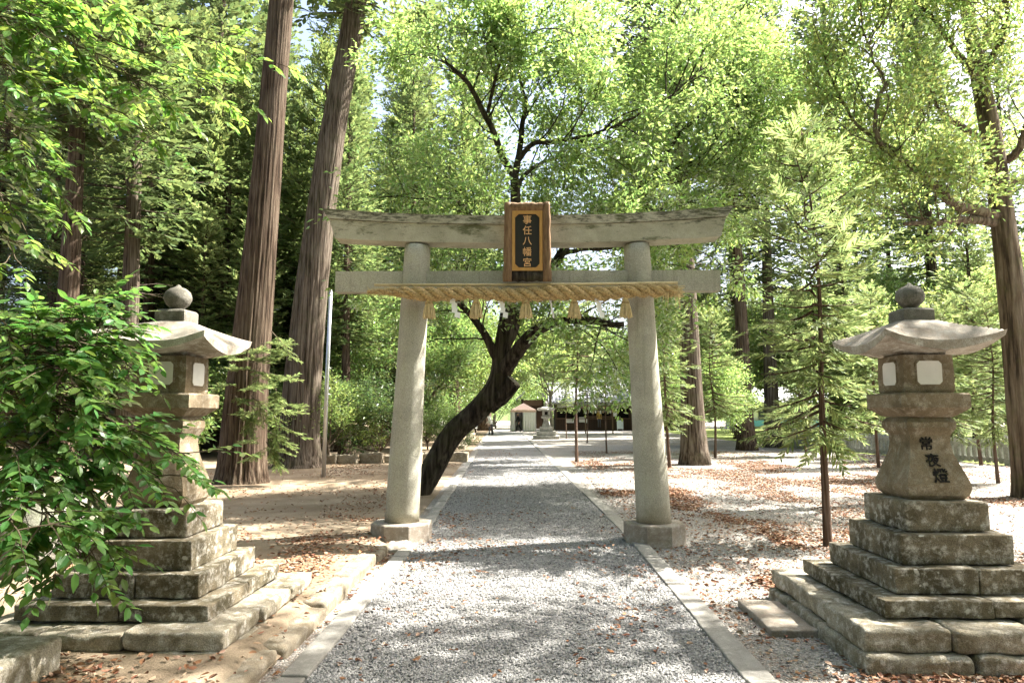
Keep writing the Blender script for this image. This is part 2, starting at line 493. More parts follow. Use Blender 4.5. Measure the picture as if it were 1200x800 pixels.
M['broad_leaf'] = leaf_mat('broad_tree_leaves', (.10, .14, .042), (.27, .41, .11), .52, .035, .35, .07)
M['ever_leaf'] = leaf_mat('evergreen_leaves', (.055, .09, .032), (.12, .19, .05), .38, .03, .4, .07)
M['shrub_leaf'] = leaf_mat('shrub_leaves', (.065, .135, .035), (.22, .42, .075), .48, .035, .4, .07)
M['rope'] = plain('rice_straw', (.36, .26, .125), .9, .15, 0, .45, 45.)
M['tassel'] = plain('tassel_straw', (.55, .44, .24), .9, .15, 0, .2, 30.)
M['bamboo'] = plain('bamboo', (.52, .42, .24), .5, .4, 0, .15, 8.)
M['paper'] = plain('white_paper', (.82, .82, .80), .9, .1, 0, .03)
M['metal'] = plain('galvanised_pole', (.55, .56, .57), .35, .5, .8, .05)
def wood_mat(name, a, b, sc=(2, 2, 22)):
    t = NT(name); n = t.noise(t.coords(sc), 2.5, 6, .7)
    return t.bsdf(t.ramp(n, [(.3, a), (.7, b)]), .75, t.bump(n, .4, .01), .25)
M['frame_wood'] = wood_mat('natural_plank_frame', (.085, .045, .022), (.24, .155, .085), (16, 16, 2))
M['gold_wood'] = wood_mat('golden_border', (.36, .19, .055), (.46, .27, .09), (10, 10, 3))
M['gold'] = plain('gilt_letters', (.72, .42, .2), .45, .5, .2, .1)
M['lacquer'] = plain('black_lacquer', (.012, .011, .011), .35, .5, 0, .1)
M['window_paper'] = plain('lantern_paper_pane', (.68, .67, .63), .8, .2, 0, .06)
M['ink'] = plain('black_ink', (.018, .017, .016), .9, .1)
M['dark_wood'] = wood_mat('dark_timber', (.035, .022, .015), (.09, .055, .036))
M['mid_wood'] = wood_mat('brown_timber', (.12, .075, .045), (.22, .14, .085))
M['tile'] = plain('grey_roof_tile', (.3, .31, .32), .5, .4, 0, .25, 3.)
M['roof_pale'] = plain('pale_metal_roof', (.5, .52, .53), .4, .5, .3, .1, 2.)
M['opening_shade'] = plain('painted_interior_shade', (.015, .013, .012), .9, .1)  # near-black colour stands in for the shade inside openings
M['tent_top'] = plain('tent_canopy', (.62, .45, .40), .8, .2, 0, .1)
M['tent_cloth'] = plain('white_tent_cloth', (.75, .76, .77), .8, .2, 0, .05)
M['skin'] = plain('skin', (.45, .28, .2), .6, .3, 0, .05)
M['hair'] = plain('black_hair', (.012, .01, .009), .6, .3)
M['cloth_black'] = plain('black_cloth', (.015, .015, .018), .9, .2)
M['cloth_white'] = plain('white_cloth', (.7, .69, .66), .9, .2, 0, .05)
M['cloth_grey'] = plain('grey_trousers', (.09, .09, .1), .9, .2)
M['cloth_yellow'] = plain('yellow_cloth', (.42, .28, .07), .9, .2)
M['board_blue'] = plain('pale_blue_board', (.42, .52, .54), .6, .3, 0, .05)
M['blue'] = plain('blue_sheet', (.12, .32, .5), .6, .3)
M['render_white'] = plain('white_house_wall', (.62, .61, .58), .85, .2, 0, .05)
M['flower'] = plain('red_petals', (.5, .03, .06), .7, .2)
M['glass'] = plain('window_glass', (.05, .06, .07), .1, .6)

M['over_leaf'] = leaf_mat('overhanging_leaves', (.075, .14, .032), (.26, .44, .07), .5, .04, .4, .06)
M['finial'] = stone_mat('dark_finial_stone', (.17, .16, .135), (.085, .08, .065), (.27, .26, .23), (.05, .055, .03), .4, .4, 150)
# ------------------------------------------------------------------ the ground
g = Geo()
g.add([(-900, -60, 0), (900, -60, 0), (900, 1500, 0), (-900, 1500, 0)], [(0, 1, 2, 3)])
tag(obj('ground', g.mesh('ground', M['yard'])), kind='structure')

def sheet(name, xs, ys, zf, mat, sm=True):
    X, Y = np.meshgrid(xs, ys)
    v = np.stack([X, Y, zf(X, Y)], -1).reshape(-1, 3)
    nx, ny = len(xs), len(ys)
    i = np.arange(ny - 1)[:, None] * nx + np.arange(nx - 1)[None, :]
    f = np.stack([i, i + 1, i + nx + 1, i + nx], -1).reshape(-1, 4)
    gg = Geo().add(v, f)
    return tag(obj(name, gg.mesh(name, mat, sm)), kind='structure')

def lumpy(X, Y, amp, fr):
    return np.vectorize(lambda x, y: mnoise.noise(Vector((x * fr, y * fr, 3.3))) * amp + mnoise.noise(Vector((x * fr * 3.7, y * fr * 3.7, 8))) * amp * .4)(X, Y)

# bare earth on the left, with a foot-worn surface
xs = np.concatenate([np.linspace(-60, -14, 24), np.linspace(-13.5, -1.60, 70)])
ys = np.concatenate([np.linspace(-2, 14, 100), np.linspace(14.3, 30, 50), np.linspace(31, 70, 20)])
def earth_z(X, Y):
    bend = -0.033 * np.maximum(Y - 9.3, 0)          # path drifts left behind the gate
    h = .006 + ground_z(X, Y) + np.abs(lumpy(X, Y, .018, 1.1)) * smooth(-1.6, -2.2, X)
    bank = smooth(-12, -26, X) * 1.6 + smooth(24, 40, Y) * smooth(-3, -9, X) * .25
    return h + bank
def path_x(y):
    return -0.033 * np.maximum(np.asarray(y, float) - 9.3, 0)
X, Y = np.meshgrid(xs, ys)
Xs = X + np.where(X > -8, path_x(Y), 0)
v = np.stack([Xs, Y, earth_z(X, Y)], -1).reshape(-1, 3)
nx = len(xs); i = np.arange(len(ys) - 1)[:, None] * nx + np.arange(nx - 1)[None, :]
tag(obj('earth', Geo().add(v, np.stack([i, i + 1, i + nx + 1, i + nx], -1).reshape(-1, 4)).mesh('earth', M['dirt'], True)), kind='structure')

# gravel path with a slight crown; it turns a little to the left behind the gate
ys = np.concatenate([np.linspace(-2, 12, 80), np.linspace(12.5, 62, 80)])
xs = np.linspace(-1.31, 1.31, 30)
X, Y = np.meshgrid(xs, ys)
Z = .022 + .012 * (1 - (X / 1.31) ** 2) + lumpy(X, Y, .006, 2.0)
v = np.stack([X + path_x(Y), Y, Z], -1).reshape(-1, 3)
nx = len(xs); i = np.arange(len(ys) - 1)[:, None] * nx + np.arange(nx - 1)[None, :]
path = tag(obj('gravel_path', Geo().add(v, np.stack([i, i + 1, i + nx + 1, i + nx], -1).reshape(-1, 4)).mesh('gravel_path', M['gravel'], True)), kind='structure')

tag(obj('lawn', Geo().add([(15.4, 20, .006), (60, 20, .006), (60, 75, .006), (12.2, 75, .006), (12.6, 34, .006)], [(0, 1, 2, 3, 4)]).mesh('lawn', M['lawn'])), kind='structure')

# kerb stones: one by one along both sides
for side, lab in ((-1, 'long pale concrete kerb beside the earth terrace, left of the gravel path'), (1, 'long pale concrete kerb beside the leaf-strewn yard, right of the gravel path')):
    kr = empty('kerb', (side * 1.38, 9, 0), lab, 'kerb', 'kerbs of the gravel path')
    y = -1.5; k = 0
    while y < 61:
        L = 1.15 if y < 9.0 else 1.6
        if y < 9.3 < y + L: L = 9.3 - y
        y2 = y + L - .012
        x0 = 1.305 + (.006 * math.sin(k * 2.3)); x1 = x0 + (.165 if side < 0 else .185)
        zt = .046 + .005 * math.sin(k * 1.7 + side)
        gg = Geo()
        if y < 14:
            rough_block(gg, min(side * x0, side * x1), max(side * x0, side * x1), y, y2, -.08, zt, .012, .003, k + 3, 5)
        else:
            box(gg, min(side * x0, side * x1), max(side * x0, side * x1), y, y2, -.05, zt)
        sh = float(path_x((y + y2) / 2)); an = math.atan(.033) if y > 9.2 else 0
        V = np.concatenate(gg.v); cy = (y + y2) / 2
        dx = V[:, 0].copy(); dy = V[:, 1] - cy
        V[:, 0] = dx - dy * math.sin(an) + sh; V[:, 1] = cy + dy * math.cos(an)
        gg.v = [V]
        wpart('kerb_stone', gg, M['kerb'], kr)
        y += L; k += 1

# worn edging of the terrace, left of the kerb
er = empty('terrace_edging', (-1.66, 6, 0), 'low worn stone edging of the earth terrace, along the leaf-filled gutter', 'edging')
y = 1.2; k = 0
while y < 8.1:
    L = rnd.uniform(.75, 1.25); y2 = min(y + L, 8.25)
    gg = Geo(); o = rnd.uniform(-.025, .025)
    rough_block(gg, -1.80 + o, -1.585 + o, y, y2 - .012, -.06, .10 + rnd.uniform(-.02, .018), .035, .012, k + 31, 8, 4)
    wpart('edging_stone', gg, M['edge'], er, None, True)
    y += L; k += 1
r_ = tag(obj('rock', rough_block(Geo(), -1.62, -1.36, 8.05, 8.36, -.05, .10, .05, .03, 5, 8, 6).mesh('rock', M['base_stone'], True)),
         'small low brown stone wedged between the kerb and the left gate base', 'stone')
tag(obj('stone_slab', rough_block(Geo(), 1.78, 2.12, 5.15, 5.95, -.03, .055, .012, .008, 9, 8, 4).mesh('stone_slab', M['base_stone'], True)),
    'flat grey stone slab lying at the foot of the lantern with painted characters', 'slab')
tag(obj('stone_block', rough_block(Geo(), -3.5, -2.73, 3.60, 4.16, -.02, .30, .03, .012, 12, 8, 4).mesh('stone_block', M['step_pale'], True)),
    'pale rough stone block on the ground in front of the shrub-covered lantern', 'stone block')
for k, (x, y, sx, sy, sz) in enumerate(((-5.2, 6.9, .75, .6, .9), (-6.2, 7.6, .8, .6, .6), (-5.6, 6.2, .45, .4, .35), (-4.75, 7.5, .45, .4, .38))):
    gg = rough_block(Geo(), x - sx, x + sx, y - sy, y + sy, -.1, sz, min(sx, sy, sz / 2) * .8, .1, 40 + k, 9, 1.8)
    tag(obj('rock', gg.mesh('rock', M['rock'], True)),
        ('big mossy boulder behind the leafy shrub', 'broad mossy rock farthest behind the leafy shrub', 'low mossy rock at the foot of the big boulder', 'small rounded rock between boulder and lantern')[k], 'rock')
# ------------------------------------------------------------------ torii gate
TY, TX = 8.78, .03
torii = empty('torii_gate', (TX, TY, 0), 'grey weathered stone torii gate standing across the gravel path', 'gate')
def oct_base(x):
    gg = Geo(); a = np.arange(8) * np.pi / 4 + np.pi / 8
    rings = [(.39, -.06), (.39, .235), (.383, .25), (.365, .257), (0.0, .257)]
    for r, z in rings[:-1]:
        gg.add(np.stack([x + r * np.cos(a), TY + r * np.sin(a), np.full(8, z)], 1), np.zeros((0, 4), int))
    for k in range(3):
        j = np.arange(8)
        gg.f.setdefault(4, []).append(np.stack([k * 8 + j, k * 8 + (j + 1) % 8, k * 8 + 8 + (j + 1) % 8, k * 8 + 8 + j], 1))
    gg.f.setdefault(8, []).append(np.array([24 + np.arange(8)]))
    return gg
for s in (-1, 1):
    wpart('base_stone', oct_base(TX + s * 1.585), M['base_stone'], torii)
    gg = Geo(); n = 26; t = np.linspace(0, 1, n)
    pts = np.stack([TX + s * (1.585 - .15 * t), np.full(n, TY),   .25 + t * 3.543], 1)
    rad = .212 - .047 * t + .004 * np.sin(t * 9)
    rad[0] += .006
    tube(gg, pts, rad, 40)
    wpart('post', gg, M['torii'], torii, None, True)
def beam(z0, z1, d0, d1, xe0, xe1, curve, nz=4, nx=60, ridge=0.0, seed=1, amp=.006):
    """a lintel swept along x; rises to both ends, ends raked outward"""
    gg = Geo(); rows = []
    zz = np.linspace(0, 1, nz)
    prof = [(-1, q) for q in zz] + [(-.5, 1.0), (0, 1.0), (.5, 1.0)] + [(1, q) for q in zz[::-1]] + [(.5, 0), (0, 0), (-.5, 0)]
    m = len(prof)
    for i, u in enumerate(np.linspace(-1, 1, nx)):
        for (py, q) in prof:
            d = d0 + (d1 - d0) * q
            x = u * (xe0 + (xe1 - xe0) * q)
            z = z0 + (z1 - z0) * q + curve * abs(u) ** 2.3 * (1 + .15 * q) + (ridge * (1 - abs(py)) if q == 1.0 else 0)
            nv = mnoise.noise_vector(Vector((x * 4, py * d * 6 + seed, z * 6))) * amp
            rows.append((TX + x + (nv.x if abs(u) < 1 else nv.x * .3), TY + py * d + nv.y, z + nv.z))
    f = [(i * m + j, (i + 1) * m + j, (i + 1) * m + (j + 1) % m, i * m + (j + 1) % m) for i in range(nx - 1) for j in range(m)]
    gg.add(rows, f)
    gg.f.setdefault(m, []).append(np.array([list(range(m))]))
    gg.f.setdefault(m, []).append(np.array([[(nx - 1) * m + j for j in range(m)][::-1]]))
    return gg
wpart('lower_lintel', beam(3.795, 4.03, .155, .175, 2.49, 2.565, .075), M['lintel'], torii)
wpart('upper_lintel', beam(4.034, 4.145, .195, .205, 2.58, 2.655, .095, ridge=.03, seed=4), M['lintel'], torii)
wpart('tie_beam', beam(3.175, 3.445, .085, .085, 2.49, 2.49, 0, seed=9, amp=.004), M['torii'], torii)

# ------------------------------------------------------------------ name plaque
def text_mesh(ch, size, extrude, mat, bold=0.0):
    cu = bpy.data.curves.new('glyph', 'FONT'); cu.body = ch; cu.size = size; cu.extrude = extrude; cu.offset = bold
    cu.align_x = 'CENTER'; cu.align_y = 'CENTER'; cu.resolution_u = 3
    o = bpy.data.objects.new('glyph', cu); col.objects.link(o)
    bpy.context.view_layer.update()
    me = bpy.data.meshes.new_from_object(o.evaluated_get(bpy.context.evaluated_depsgraph_get()))
    bpy.data.objects.remove(o); bpy.data.curves.remove(cu)
    me.materials.clear(); me.materials.append(mat)
    n = len(me.vertices); co = np.zeros(n * 3, np.float32); me.vertices.foreach_get('co', co); co = co.reshape(-1, 3)
    c = (co[:, :2].max(0) + co[:, :2].min(0)) / 2; co[:, :2] -= c
    me.vertices.foreach_set('co', co.ravel()); me.update()
    return me
# built upright in its own frame (x right, z up, front toward -y), then leaned forward as a whole
plq = empty('name_plaque', (TX + .005, TY - .30, 3.255), 'wood-framed black name plaque with five gilt characters on the gate', 'plaque')
plq.rotation_euler = (math.radians(6), 0, 0)
W0, W1, H = .305, .285, .99
def wavy(seed):
    return lambda t: .016 * mnoise.noise(Vector((t * 7, seed, 0))) + .010 * mnoise.noise(Vector((t * 23, seed, 4)))
def rail(p0, p1, q0, q1, depth, seed, n=24):
    """a live-edge plank between outer edge p0-p1 and inner edge q0-q1 (x, z)"""
    gg = Geo(); w = wavy(seed); rows = []
    p0, p1, q0, q1 = map(np.array, (p0, p1, q0, q1))
    for i in range(n):
        t = i / (n - 1)
        a = p0 + (p1 - p0) * t; b = q0 + (q1 - q0) * t
        out = (a - b) / np.linalg.norm(a - b)
        a = a + out * w(t)
        for (pt, y) in ((a, -depth * .55), (a * .75 + b * .25, -depth), (b, -depth * .72), (b, 0), (a, 0)):
            rows.append((pt[0], y + .004 * mnoise.noise(Vector((t * 15, y * 30, seed))), pt[1]))
    f = [(i * 5 + j, i * 5 + (j + 1) % 5, (i + 1) * 5 + (j + 1) % 5, (i + 1) * 5 + j) for i in range(n - 1) for j in range(5)]
    gg.add(rows, f)
    gg.f.setdefault(5, []).append(np.array([[4, 3, 2, 1, 0], [(n - 1) * 5 + j for j in range(5)]]))
    return gg
def lpart(name, gg, mat, parent, sm=False): return obj(name, gg.mesh(name, mat, sm), parent)
ix0, ix1, iz0, iz1 = -.195, .195, .135, .885
lpart('frame_rail', rail((-W0, 0), (-W1, H), (ix0, .0), (ix0, H), .10, 1), M['frame_wood'], plq, True)
lpart('frame_rail', rail((W1, H), (W0, 0), (ix1, H), (ix1, .0), .10, 2), M['frame_wood'], plq, True)
lpart('frame_rail', rail((ix0 - .01, H), (ix1 + .01, H), (ix0 - .01, iz1), (ix1 + .01, iz1), .092, 3), M['frame_wood'], plq, True)
lpart('frame_rail', rail((ix1 + .01, .005), (ix0 - .01, .005), (ix1 + .01, iz0), (ix0 - .01, iz0), .075, 4), M['cherry_bark'], plq, True)
gg = Geo()
lpart('backing_board', box(gg, -.29, .29, .004, .05, .02, H - .03), M['frame_wood'], plq)
gg = Geo(); b = .042
box(gg, ix0 + .004, ix0 + b, -.066, -.012, iz0, iz1); box(gg, ix1 - b, ix1 - .004, -.066, -.012, iz0, iz1)
box(gg, ix0 + b, ix1 - b, -.066, -.012, iz0, iz0 + .04); box(gg, ix0 + b, ix1 - b, -.066, -.012, iz1 - .04, iz1)
for sx in (-1, 1):                                          # rounded inner corners of the border
    for zz_, sz in ((iz0 + .04, 1), (iz1 - .04, -1)):
        x = (ix0 + b) if sx < 0 else (ix1 - b)
        gg.add([(x, -.066, zz_), (x - sx * .045, -.066, zz_), (x, -.066, zz_ + sz * .045), (x, -.012, zz_), (x - sx * .045, -.012, zz_), (x, -.012, zz_ + sz * .045)],
               [(0, 1, 2), (5, 4, 3)])
        gg.f.setdefault(4, []).append(np.array([[1, 4, 5, 2], [0, 3, 4, 1], [2, 5, 3, 0]]) + gg.n - 6)
lpart('border', gg, M['gold_wood'], plq)
gg = Geo(); lpart('panel', box(gg, ix0 + b, ix1 - b, -.040, -.006, iz0 + .04, iz1 - .04), M['lacquer'], plq)
for k, ch in enumerate('事任八幡宮'):
    me = text_mesh(ch, .118, .004, M['gold'], .0004)
    o = obj('character', me, plq, (0, -.046, iz1 - .108 - k * .1335))
    o.rotation_euler = (math.pi / 2, 0, 0)

# ------------------------------------------------------------------ straw rope with tassels and paper streamers
RY = TY - .305
rope = empty('straw_rope', (TX, RY, 3.13), 'thick twisted straw rope with tassels and white paper streamers across the gate posts', 'rope')
n = 260; t = np.linspace(0, 1, n)
xx = -1.985 + t * 3.90
zz = 3.135 - .035 * np.sin(t * np.pi) + .012 * np.sin(t * 23) + .010 * (t - .5)
prof = .022 + .058 * smooth(0, .22, t) + .006 * np.sin(t * 13)
prof *= 1 - .25 * smooth(.93, 1, t)
ph = t * 2 * np.pi * 8
for k in range(3):
    a = ph + k * 2 * np.pi / 3
    pts = np.stack([xx, RY + prof * .62 * np.cos(a), zz + prof * .62 * np.sin(a)], 1)
    gg = Geo(); tube(gg, pts, prof * .56 * (1 + .06 * np.sin(t * 190 + k)), 9)
    wpart('strand', gg, M['rope'], rope, None, True)
gg = Geo(); N = 3200                                          # loose straw ends
u = RNG.uniform(0, 1, N); i = (u * (n - 1)).astype(int)
ang = RNG.uniform(0, 2 * np.pi, N)
p = np.stack([xx[i], RY + prof[i] * 1.05 * np.cos(ang), zz[i] + prof[i] * 1.05 * np.sin(ang)], 1)
d = nrm(np.stack([RNG.normal(0, 1, N), np.cos(ang) * .8, np.sin(ang) * .8 - .2], 1))
L = RNG.uniform(.02, .085, N)
side = nrm(np.cross(d, RNG.normal(0, 1, (N, 3)))) * .0025
v = np.stack([p - side, p + side, p + d * L[:, None]], 1).reshape(-1, 3)
gg.add(v, np.arange(N * 3).reshape(-1, 3))
gg2 = Geo()
xe = TX + 1.93
for k in range(46):
    a = rnd.uniform(0, 6.28); r = rnd.uniform(.0, .055)
    p0 = np.array([1.86, RY + r * math.cos(a), 3.13 + r * math.sin(a)])
    p1 = p0 + np.array([rnd.uniform(.08, .14), r * .5 * math.cos(a), r * .6 * math.sin(a)])
    tube(gg2, [p0, p1], [.006, .005], 4)
for k in range(12):
    p0 = np.array([1.80 + rnd.uniform(-.08, .12), RY - .06, 3.10]); tube(gg2, [p0, p0 + np.array([rnd.uniform(-.02, .02), -.01, -rnd.uniform(.1, .22)])], [.004, .002], 4)
fz = wpart('straw_fringe', gg, M['tassel'], rope); fz['kind'] = 'stuff'
wpart('rope_end', gg2, M['tassel'], rope)
gg = Geo(); tube(gg, [(-1.90, RY + .015, 3.226), (-.6, RY + .01, 3.222), (.6, RY + .01, 3.222), (1.92, RY + .01, 3.236)], [.016, .018, .019, .020], 10)
wpart('bamboo_pole', gg, M['bamboo'], rope, None, True)
for k, u in enumerate((503, 558, 616, 673, 733)):
    c = at(u, 352, RY); gg = Geo()
    c[2] = 3.05
    tube(gg, [c + [0, 0, .06], c + [0, 0, .0], c + [0, 0, -.05]], [.012, .030, .040], 10)
    for q in range(44):
        a = q * 2.399; r = math.sqrt((q + .5) / 44)
        p0 = c + np.array([.034 * r * math.cos(a), .034 * r * math.sin(a), -.04])
        p1 = c + np.array([.085 * r * math.cos(a) + rnd.uniform(-.006, .006), .085 * r * math.sin(a), -.245 - rnd.uniform(-.012, .02)])
        tube(gg, [p0, (p0 + p1) / 2 + np.array([.008 * math.cos(a), .008 * math.sin(a), 0]), p1], [.0062, .0066, .006], 4)
    ts = wpart('tassel', gg, M['tassel'], rope)
    g3 = Geo(); tube(g3, [c + [0, 0, -.058], c + [0, 0, -.078]], [.050, .052], 12); wpart('binding', g3, M['rope'], rope, ts)
for u, v_, tw in ((531, 352, .3), (587, 352, .5), (645, 355, 1.2), (700, 352, .4)):
    c = at(u, v_, RY); c[2] = 3.06
    gg = Geo(); ca, sa = math.cos(tw), math.sin(tw)
    pts = [(-.028, 0, .03), (.028, 0, .03)]; ox = 0; z = 0; faces = []; rows = []
    for s in range(4):                                        # zigzag of folded paper leaves
        ox = .028 * s * (1 if s % 2 else .6); zt, zb = -.075 * s * .8, -.075 * s * .8 - .085
        y = -.006 * s
        rows += [(-.034 + ox * .7, y, zt), (.034 + ox * .7, y, zt - .012), (.034 + ox * .7 - .01, y - .004, zb), (-.034 + ox * .7 - .01, y - .004, zb + .012)]
        b0 = len(rows) - 4; faces.append((b0, b0 + 1, b0 + 2, b0 + 3))
    R_ = np.array(rows); R2 = np.stack([R_[:, 0] * ca - R_[:, 1] * sa, R_[:, 0] * sa + R_[:, 1] * ca, R_[:, 2]], 1) + c
    gg.add(R2, faces)
    nv = len(R2); R3 = R2 + np.array([0, .0015, 0]); gg.add(R3, [tuple(reversed(q)) for q in faces])
    wpart('paper_streamer', gg, M['paper'], rope)
# ------------------------------------------------------------------ stone lanterns (square, on stepped bases)
def frustum(g, cx, cy, rows, amp=.003, seed=0, n=8):
    """square stack of (half width, z) with softly rounded corners"""
    rr = []
    m = n * 4
    for (h, z) in rows:
        for k in range(m):
            s, q = divmod(k, n); q = q / n
            a = -1 + 2 * q
            x, y = ((a, -1), (1, a), (-a, 1), (-1, -a))[s]
            if q == 0: x, y = x * .975, y * .975
            p = Vector((cx + x * h, cy + y * h, z)); nv = mnoise.noise_vector(p * 7 + Vector((seed, 0, 0))) * amp
            rr.append(p + nv)
    R = len(rows)
    f = [(i * m + j, i * m + (j + 1) % m, (i + 1) * m + (j + 1) % m, (i + 1) * m + j) for i in range(R - 1) for j in range(m)]
    g.add(rr, f)
    b = g.n - len(rr)
    g.f.setdefault(m, []).append(np.array([[b + j for j in range(m)][::-1], [b + (R - 1) * m + j for j in range(m)]]))
    return g

def lantern_roof(g, cx, cy, z0, half, seed):
    """curved roof: four concave slopes, eaves that sag in the middle and kick up at the corners"""
    n = 40; top, bot = [], []
    for j in range(n + 1):
        for i in range(n + 1):
            u, v = -1 + 2 * i / n, -1 + 2 * j / n
            m = max(abs(u), abs(v)); c = min(abs(u), abs(v)) / max(m, 1e-6)
            kick = .078 * (c ** 2.4) * m ** 2.4
            hz = .24 * (1 - m) ** 1.28 * 1.05 + .055 * (1 - m ** 4)
            if m < .26: hz = .24 * (.74) ** 1.28 * 1.05 + .055
            swell = .03 * math.sin(min(1, m) * math.pi) * (1 - c * .5)
            r = half * (1 + .015 * c ** 4 * m)
            p = Vector((cx + u * r, cy + v * r, z0 + .095 + hz * .80 + kick + swell * .6))
            p += mnoise.noise_vector(p * 6 + Vector((seed, 0, 0))) * .006
            top.append(p)
            q = Vector((cx + u * r * .985, cy + v * r * .985, z0 + (.03 + .035 * m ** 2 if m > .38 else 0.0) + kick * .85 - .040 * m * (1 - c)))
            bot.append(q)
    N = (n + 1) ** 2
    f = []
    for j in range(n):
        for i in range(n):
            a = j * (n + 1) + i
            f.append((a, a + 1, a + n + 2, a + n + 1)); f.append((N + a, N + a + n + 1, N + a + n + 2, N + a + 1))
    rim = [i for i in range(n)] + [j * (n + 1) + n for j in range(n)] + [n * (n + 1) + i for i in range(n, 0, -1)] + [j * (n + 1) for j in range(n, 0, -1)]
    g.add(top + bot, f)
    k = len(rim); g.add([top[a] for a in rim] + [bot[a] for a in rim], [(i, k + i, k + (i + 1) % k, (i + 1) % k) for i in range(k)])
    return g

def tier_blocks(root, cx, cy, half, z0, z1, layout, mat, seed, r=.009, amp=.007, rough=False):
    """one step of the base: blocks with open joints"""
    xs, ys = layout
    for i in range(len(xs) - 1):
        for j in range(len(ys) - 1):
            x0, x1 = cx - half + xs[i] * 2 * half, cx - half + xs[i + 1] * 2 * half
            y0, y1 = cy - half + ys[j] * 2 * half, cy - half + ys[j + 1] * 2 * half
            gp = .007 if rough else .003
            gg = Geo(); s = seed * 17 + i * 5 + j
            rr = random.Random(s)
            jz = rr.uniform(-.018, .008) if rough else rr.uniform(-.004, .0)
            jo = [rr.uniform(-.03, .03) if rough else rr.uniform(-.006, .006) for _ in range(4)]
            X0 = x0 + (gp if i else jo[0]); X1 = x1 - (gp if i < len(xs) - 2 else jo[1])
            Y0 = y0 + (gp if j else jo[2]); Y1 = y1 - (gp if j < len(ys) - 2 else jo[3])
            rough_block(gg, X0, X1, Y0, Y1, z0, z1 + jz, r * (rr.uniform(.7, 1.5) if rough else rr.uniform(.8, 1.3)), amp, s, 12 if rough else 9, 6.0)
            wpart('step_stone', gg, mat, root, None, rough)

def stone_lantern(cx, cy, zs, label, group, mats, seed, chars=None, up=0.0):
    F_, E_, D_, C_, B_, A_ = zs
    root = empty('stone_lantern', (cx, cy, 0), label, 'lantern', group)
    one = [0, 1]
    tier_blocks(root, cx, cy, .92, -.06, F_, ([0, .36, .66, 1], [0, .4, .72, 1]), mats[1], seed + 1, .03, .014, True)
    tier_blocks(root, cx, cy, .88, F_ + .003, E_, ([0, .30, .62, 1], [0, .35, .68, 1]), mats[1], seed + 2, .022, .013, True)
    tier_blocks(root, cx, cy, .66, E_ + .003, D_, ([0, .54, 1], [0, .5, 1]), mats[0], seed + 3)
    tier_blocks(root, cx, cy, .51, D_ + .003, C_, ([0, .56, 1], [0, .48, 1]), mats[0], seed + 4)
    tier_blocks(root, cx, cy, .395, C_ + .003, B_, (one, one), mats[0], seed + 5)
    tier_blocks(root, cx, cy, .305, B_ + .003, A_, (one, one), mats[0], seed + 6, .02)
    z = A_ + .002; H = 1.575 + up - z                          # shaft
    rows = [(.20, z), (.226, z + .03), (.240, z + .075), (.238, z + .11), (.218, z + .17), (.19, z + .25), (.162, z + .33), (.150, z + .41), (.155, z + .46), (.178, z + .50), (.186, z + .515), (.186, z + H - .035), (.17, z + H - .012), (.16, z + H)]
    ref = .59
    rows = [(h, z + (q - z) * (H / ref) if q < z + .52 else q) for h, q in rows]
    wpart('shaft', frustum(Geo(), cx, cy, rows, .003, seed), mats[2], root)
    z = 1.577 + up
    wpart('platform', frustum(Geo(), cx, cy, [(.165, z), (.19, z + .012), (.25, z + .062), (.260, z + .072), (.262, z + .168), (.255, z + .18)], .003, seed + 2), mats[2], root)
    z += .182
    box_ = wpart('fire_box', frustum(Geo(), cx, cy, [(.185, z), (.192, z + .02), (.192, z + .13), (.188, z + .285)], .002, seed + 3), mats[2], root)
    for s in range(4):                                         # four paper windows with cut corners, set in shallow frames
        w, h, c = .092, .088, .022
        P_ = [(-w + c, -h), (w - c, -h), (w, -h + c), (w, h - c), (w - c, h), (-w + c, h), (-w, h - c), (-w, -h + c)]
        ca, sa = math.cos(s * math.pi / 2), math.sin(s * math.pi / 2)
        for nm, k, d0, d1, mt in (('window_pane', 1.0, .18, .1975, M['window_paper']), ('window_frame', 1.13, .18, .1955, mats[2])):
            gg = Geo(); v = []
            for d in (d0, d1):
                for (x, q) in P_:
                    X, Y = x * k, -d
                    v.append((cx + X * ca - Y * sa, cy + X * sa + Y * ca, z + .15 + q * k))
            gg.add(v, [(i, (i + 1) % 8, 8 + (i + 1) % 8, 8 + i) for i in range(8)])
            gg.f.setdefault(8, []).append(np.array([[7, 6, 5, 4, 3, 2, 1, 0], list(range(8, 16))]))
            wpart(nm, gg, mt, root, box_)
    z += .278
    wpart('roof', lantern_roof(Geo(), cx, cy, z, .425, seed), mats[3], root, None, True)
    zt = z + .095 + (.24 * .74 ** 1.28 * 1.05 + .055) * .80
    wpart('finial_base', frustum(Geo(), cx, cy, [(.112, zt - .02), (.118, zt), (.118, zt + .085), (.106, zt + .10), (.07, zt + .108)], .004, seed + 4), M['finial'], root)
    zj = zt + .10
    rr = [(.045, 0), (.05, .02), (.085, .05), (.103, .09), (.104, .115), (.092, .15), (.06, .178), (.025, .192), (.012, .207), (.002, .214)]
    gg = Geo(); tube(gg, [(cx, cy, zj + q) for _, q in rr], [r for r, _ in rr], 24)
    wpart('finial', gg, M['finial'], root, None, True)
    return root
lm = [M['step'], M['step_pale'], M['lantern'], M['lantern_roof']]
LL, RL = (-2.76, 5.32), (3.03, 5.36)
stone_lantern(*LL, (.105, .225, .335, .50, .705, .91), 'stone lantern on stepped base, half hidden by the leafy shrub', 'stone lanterns before the gate', lm, 3)
rl = stone_lantern(*RL, (.11, .265, .38, .55, .76, .975), 'stone lantern on stepped base with black painted characters on its shaft', 'stone lanterns before the gate', lm, 23, up=.0)
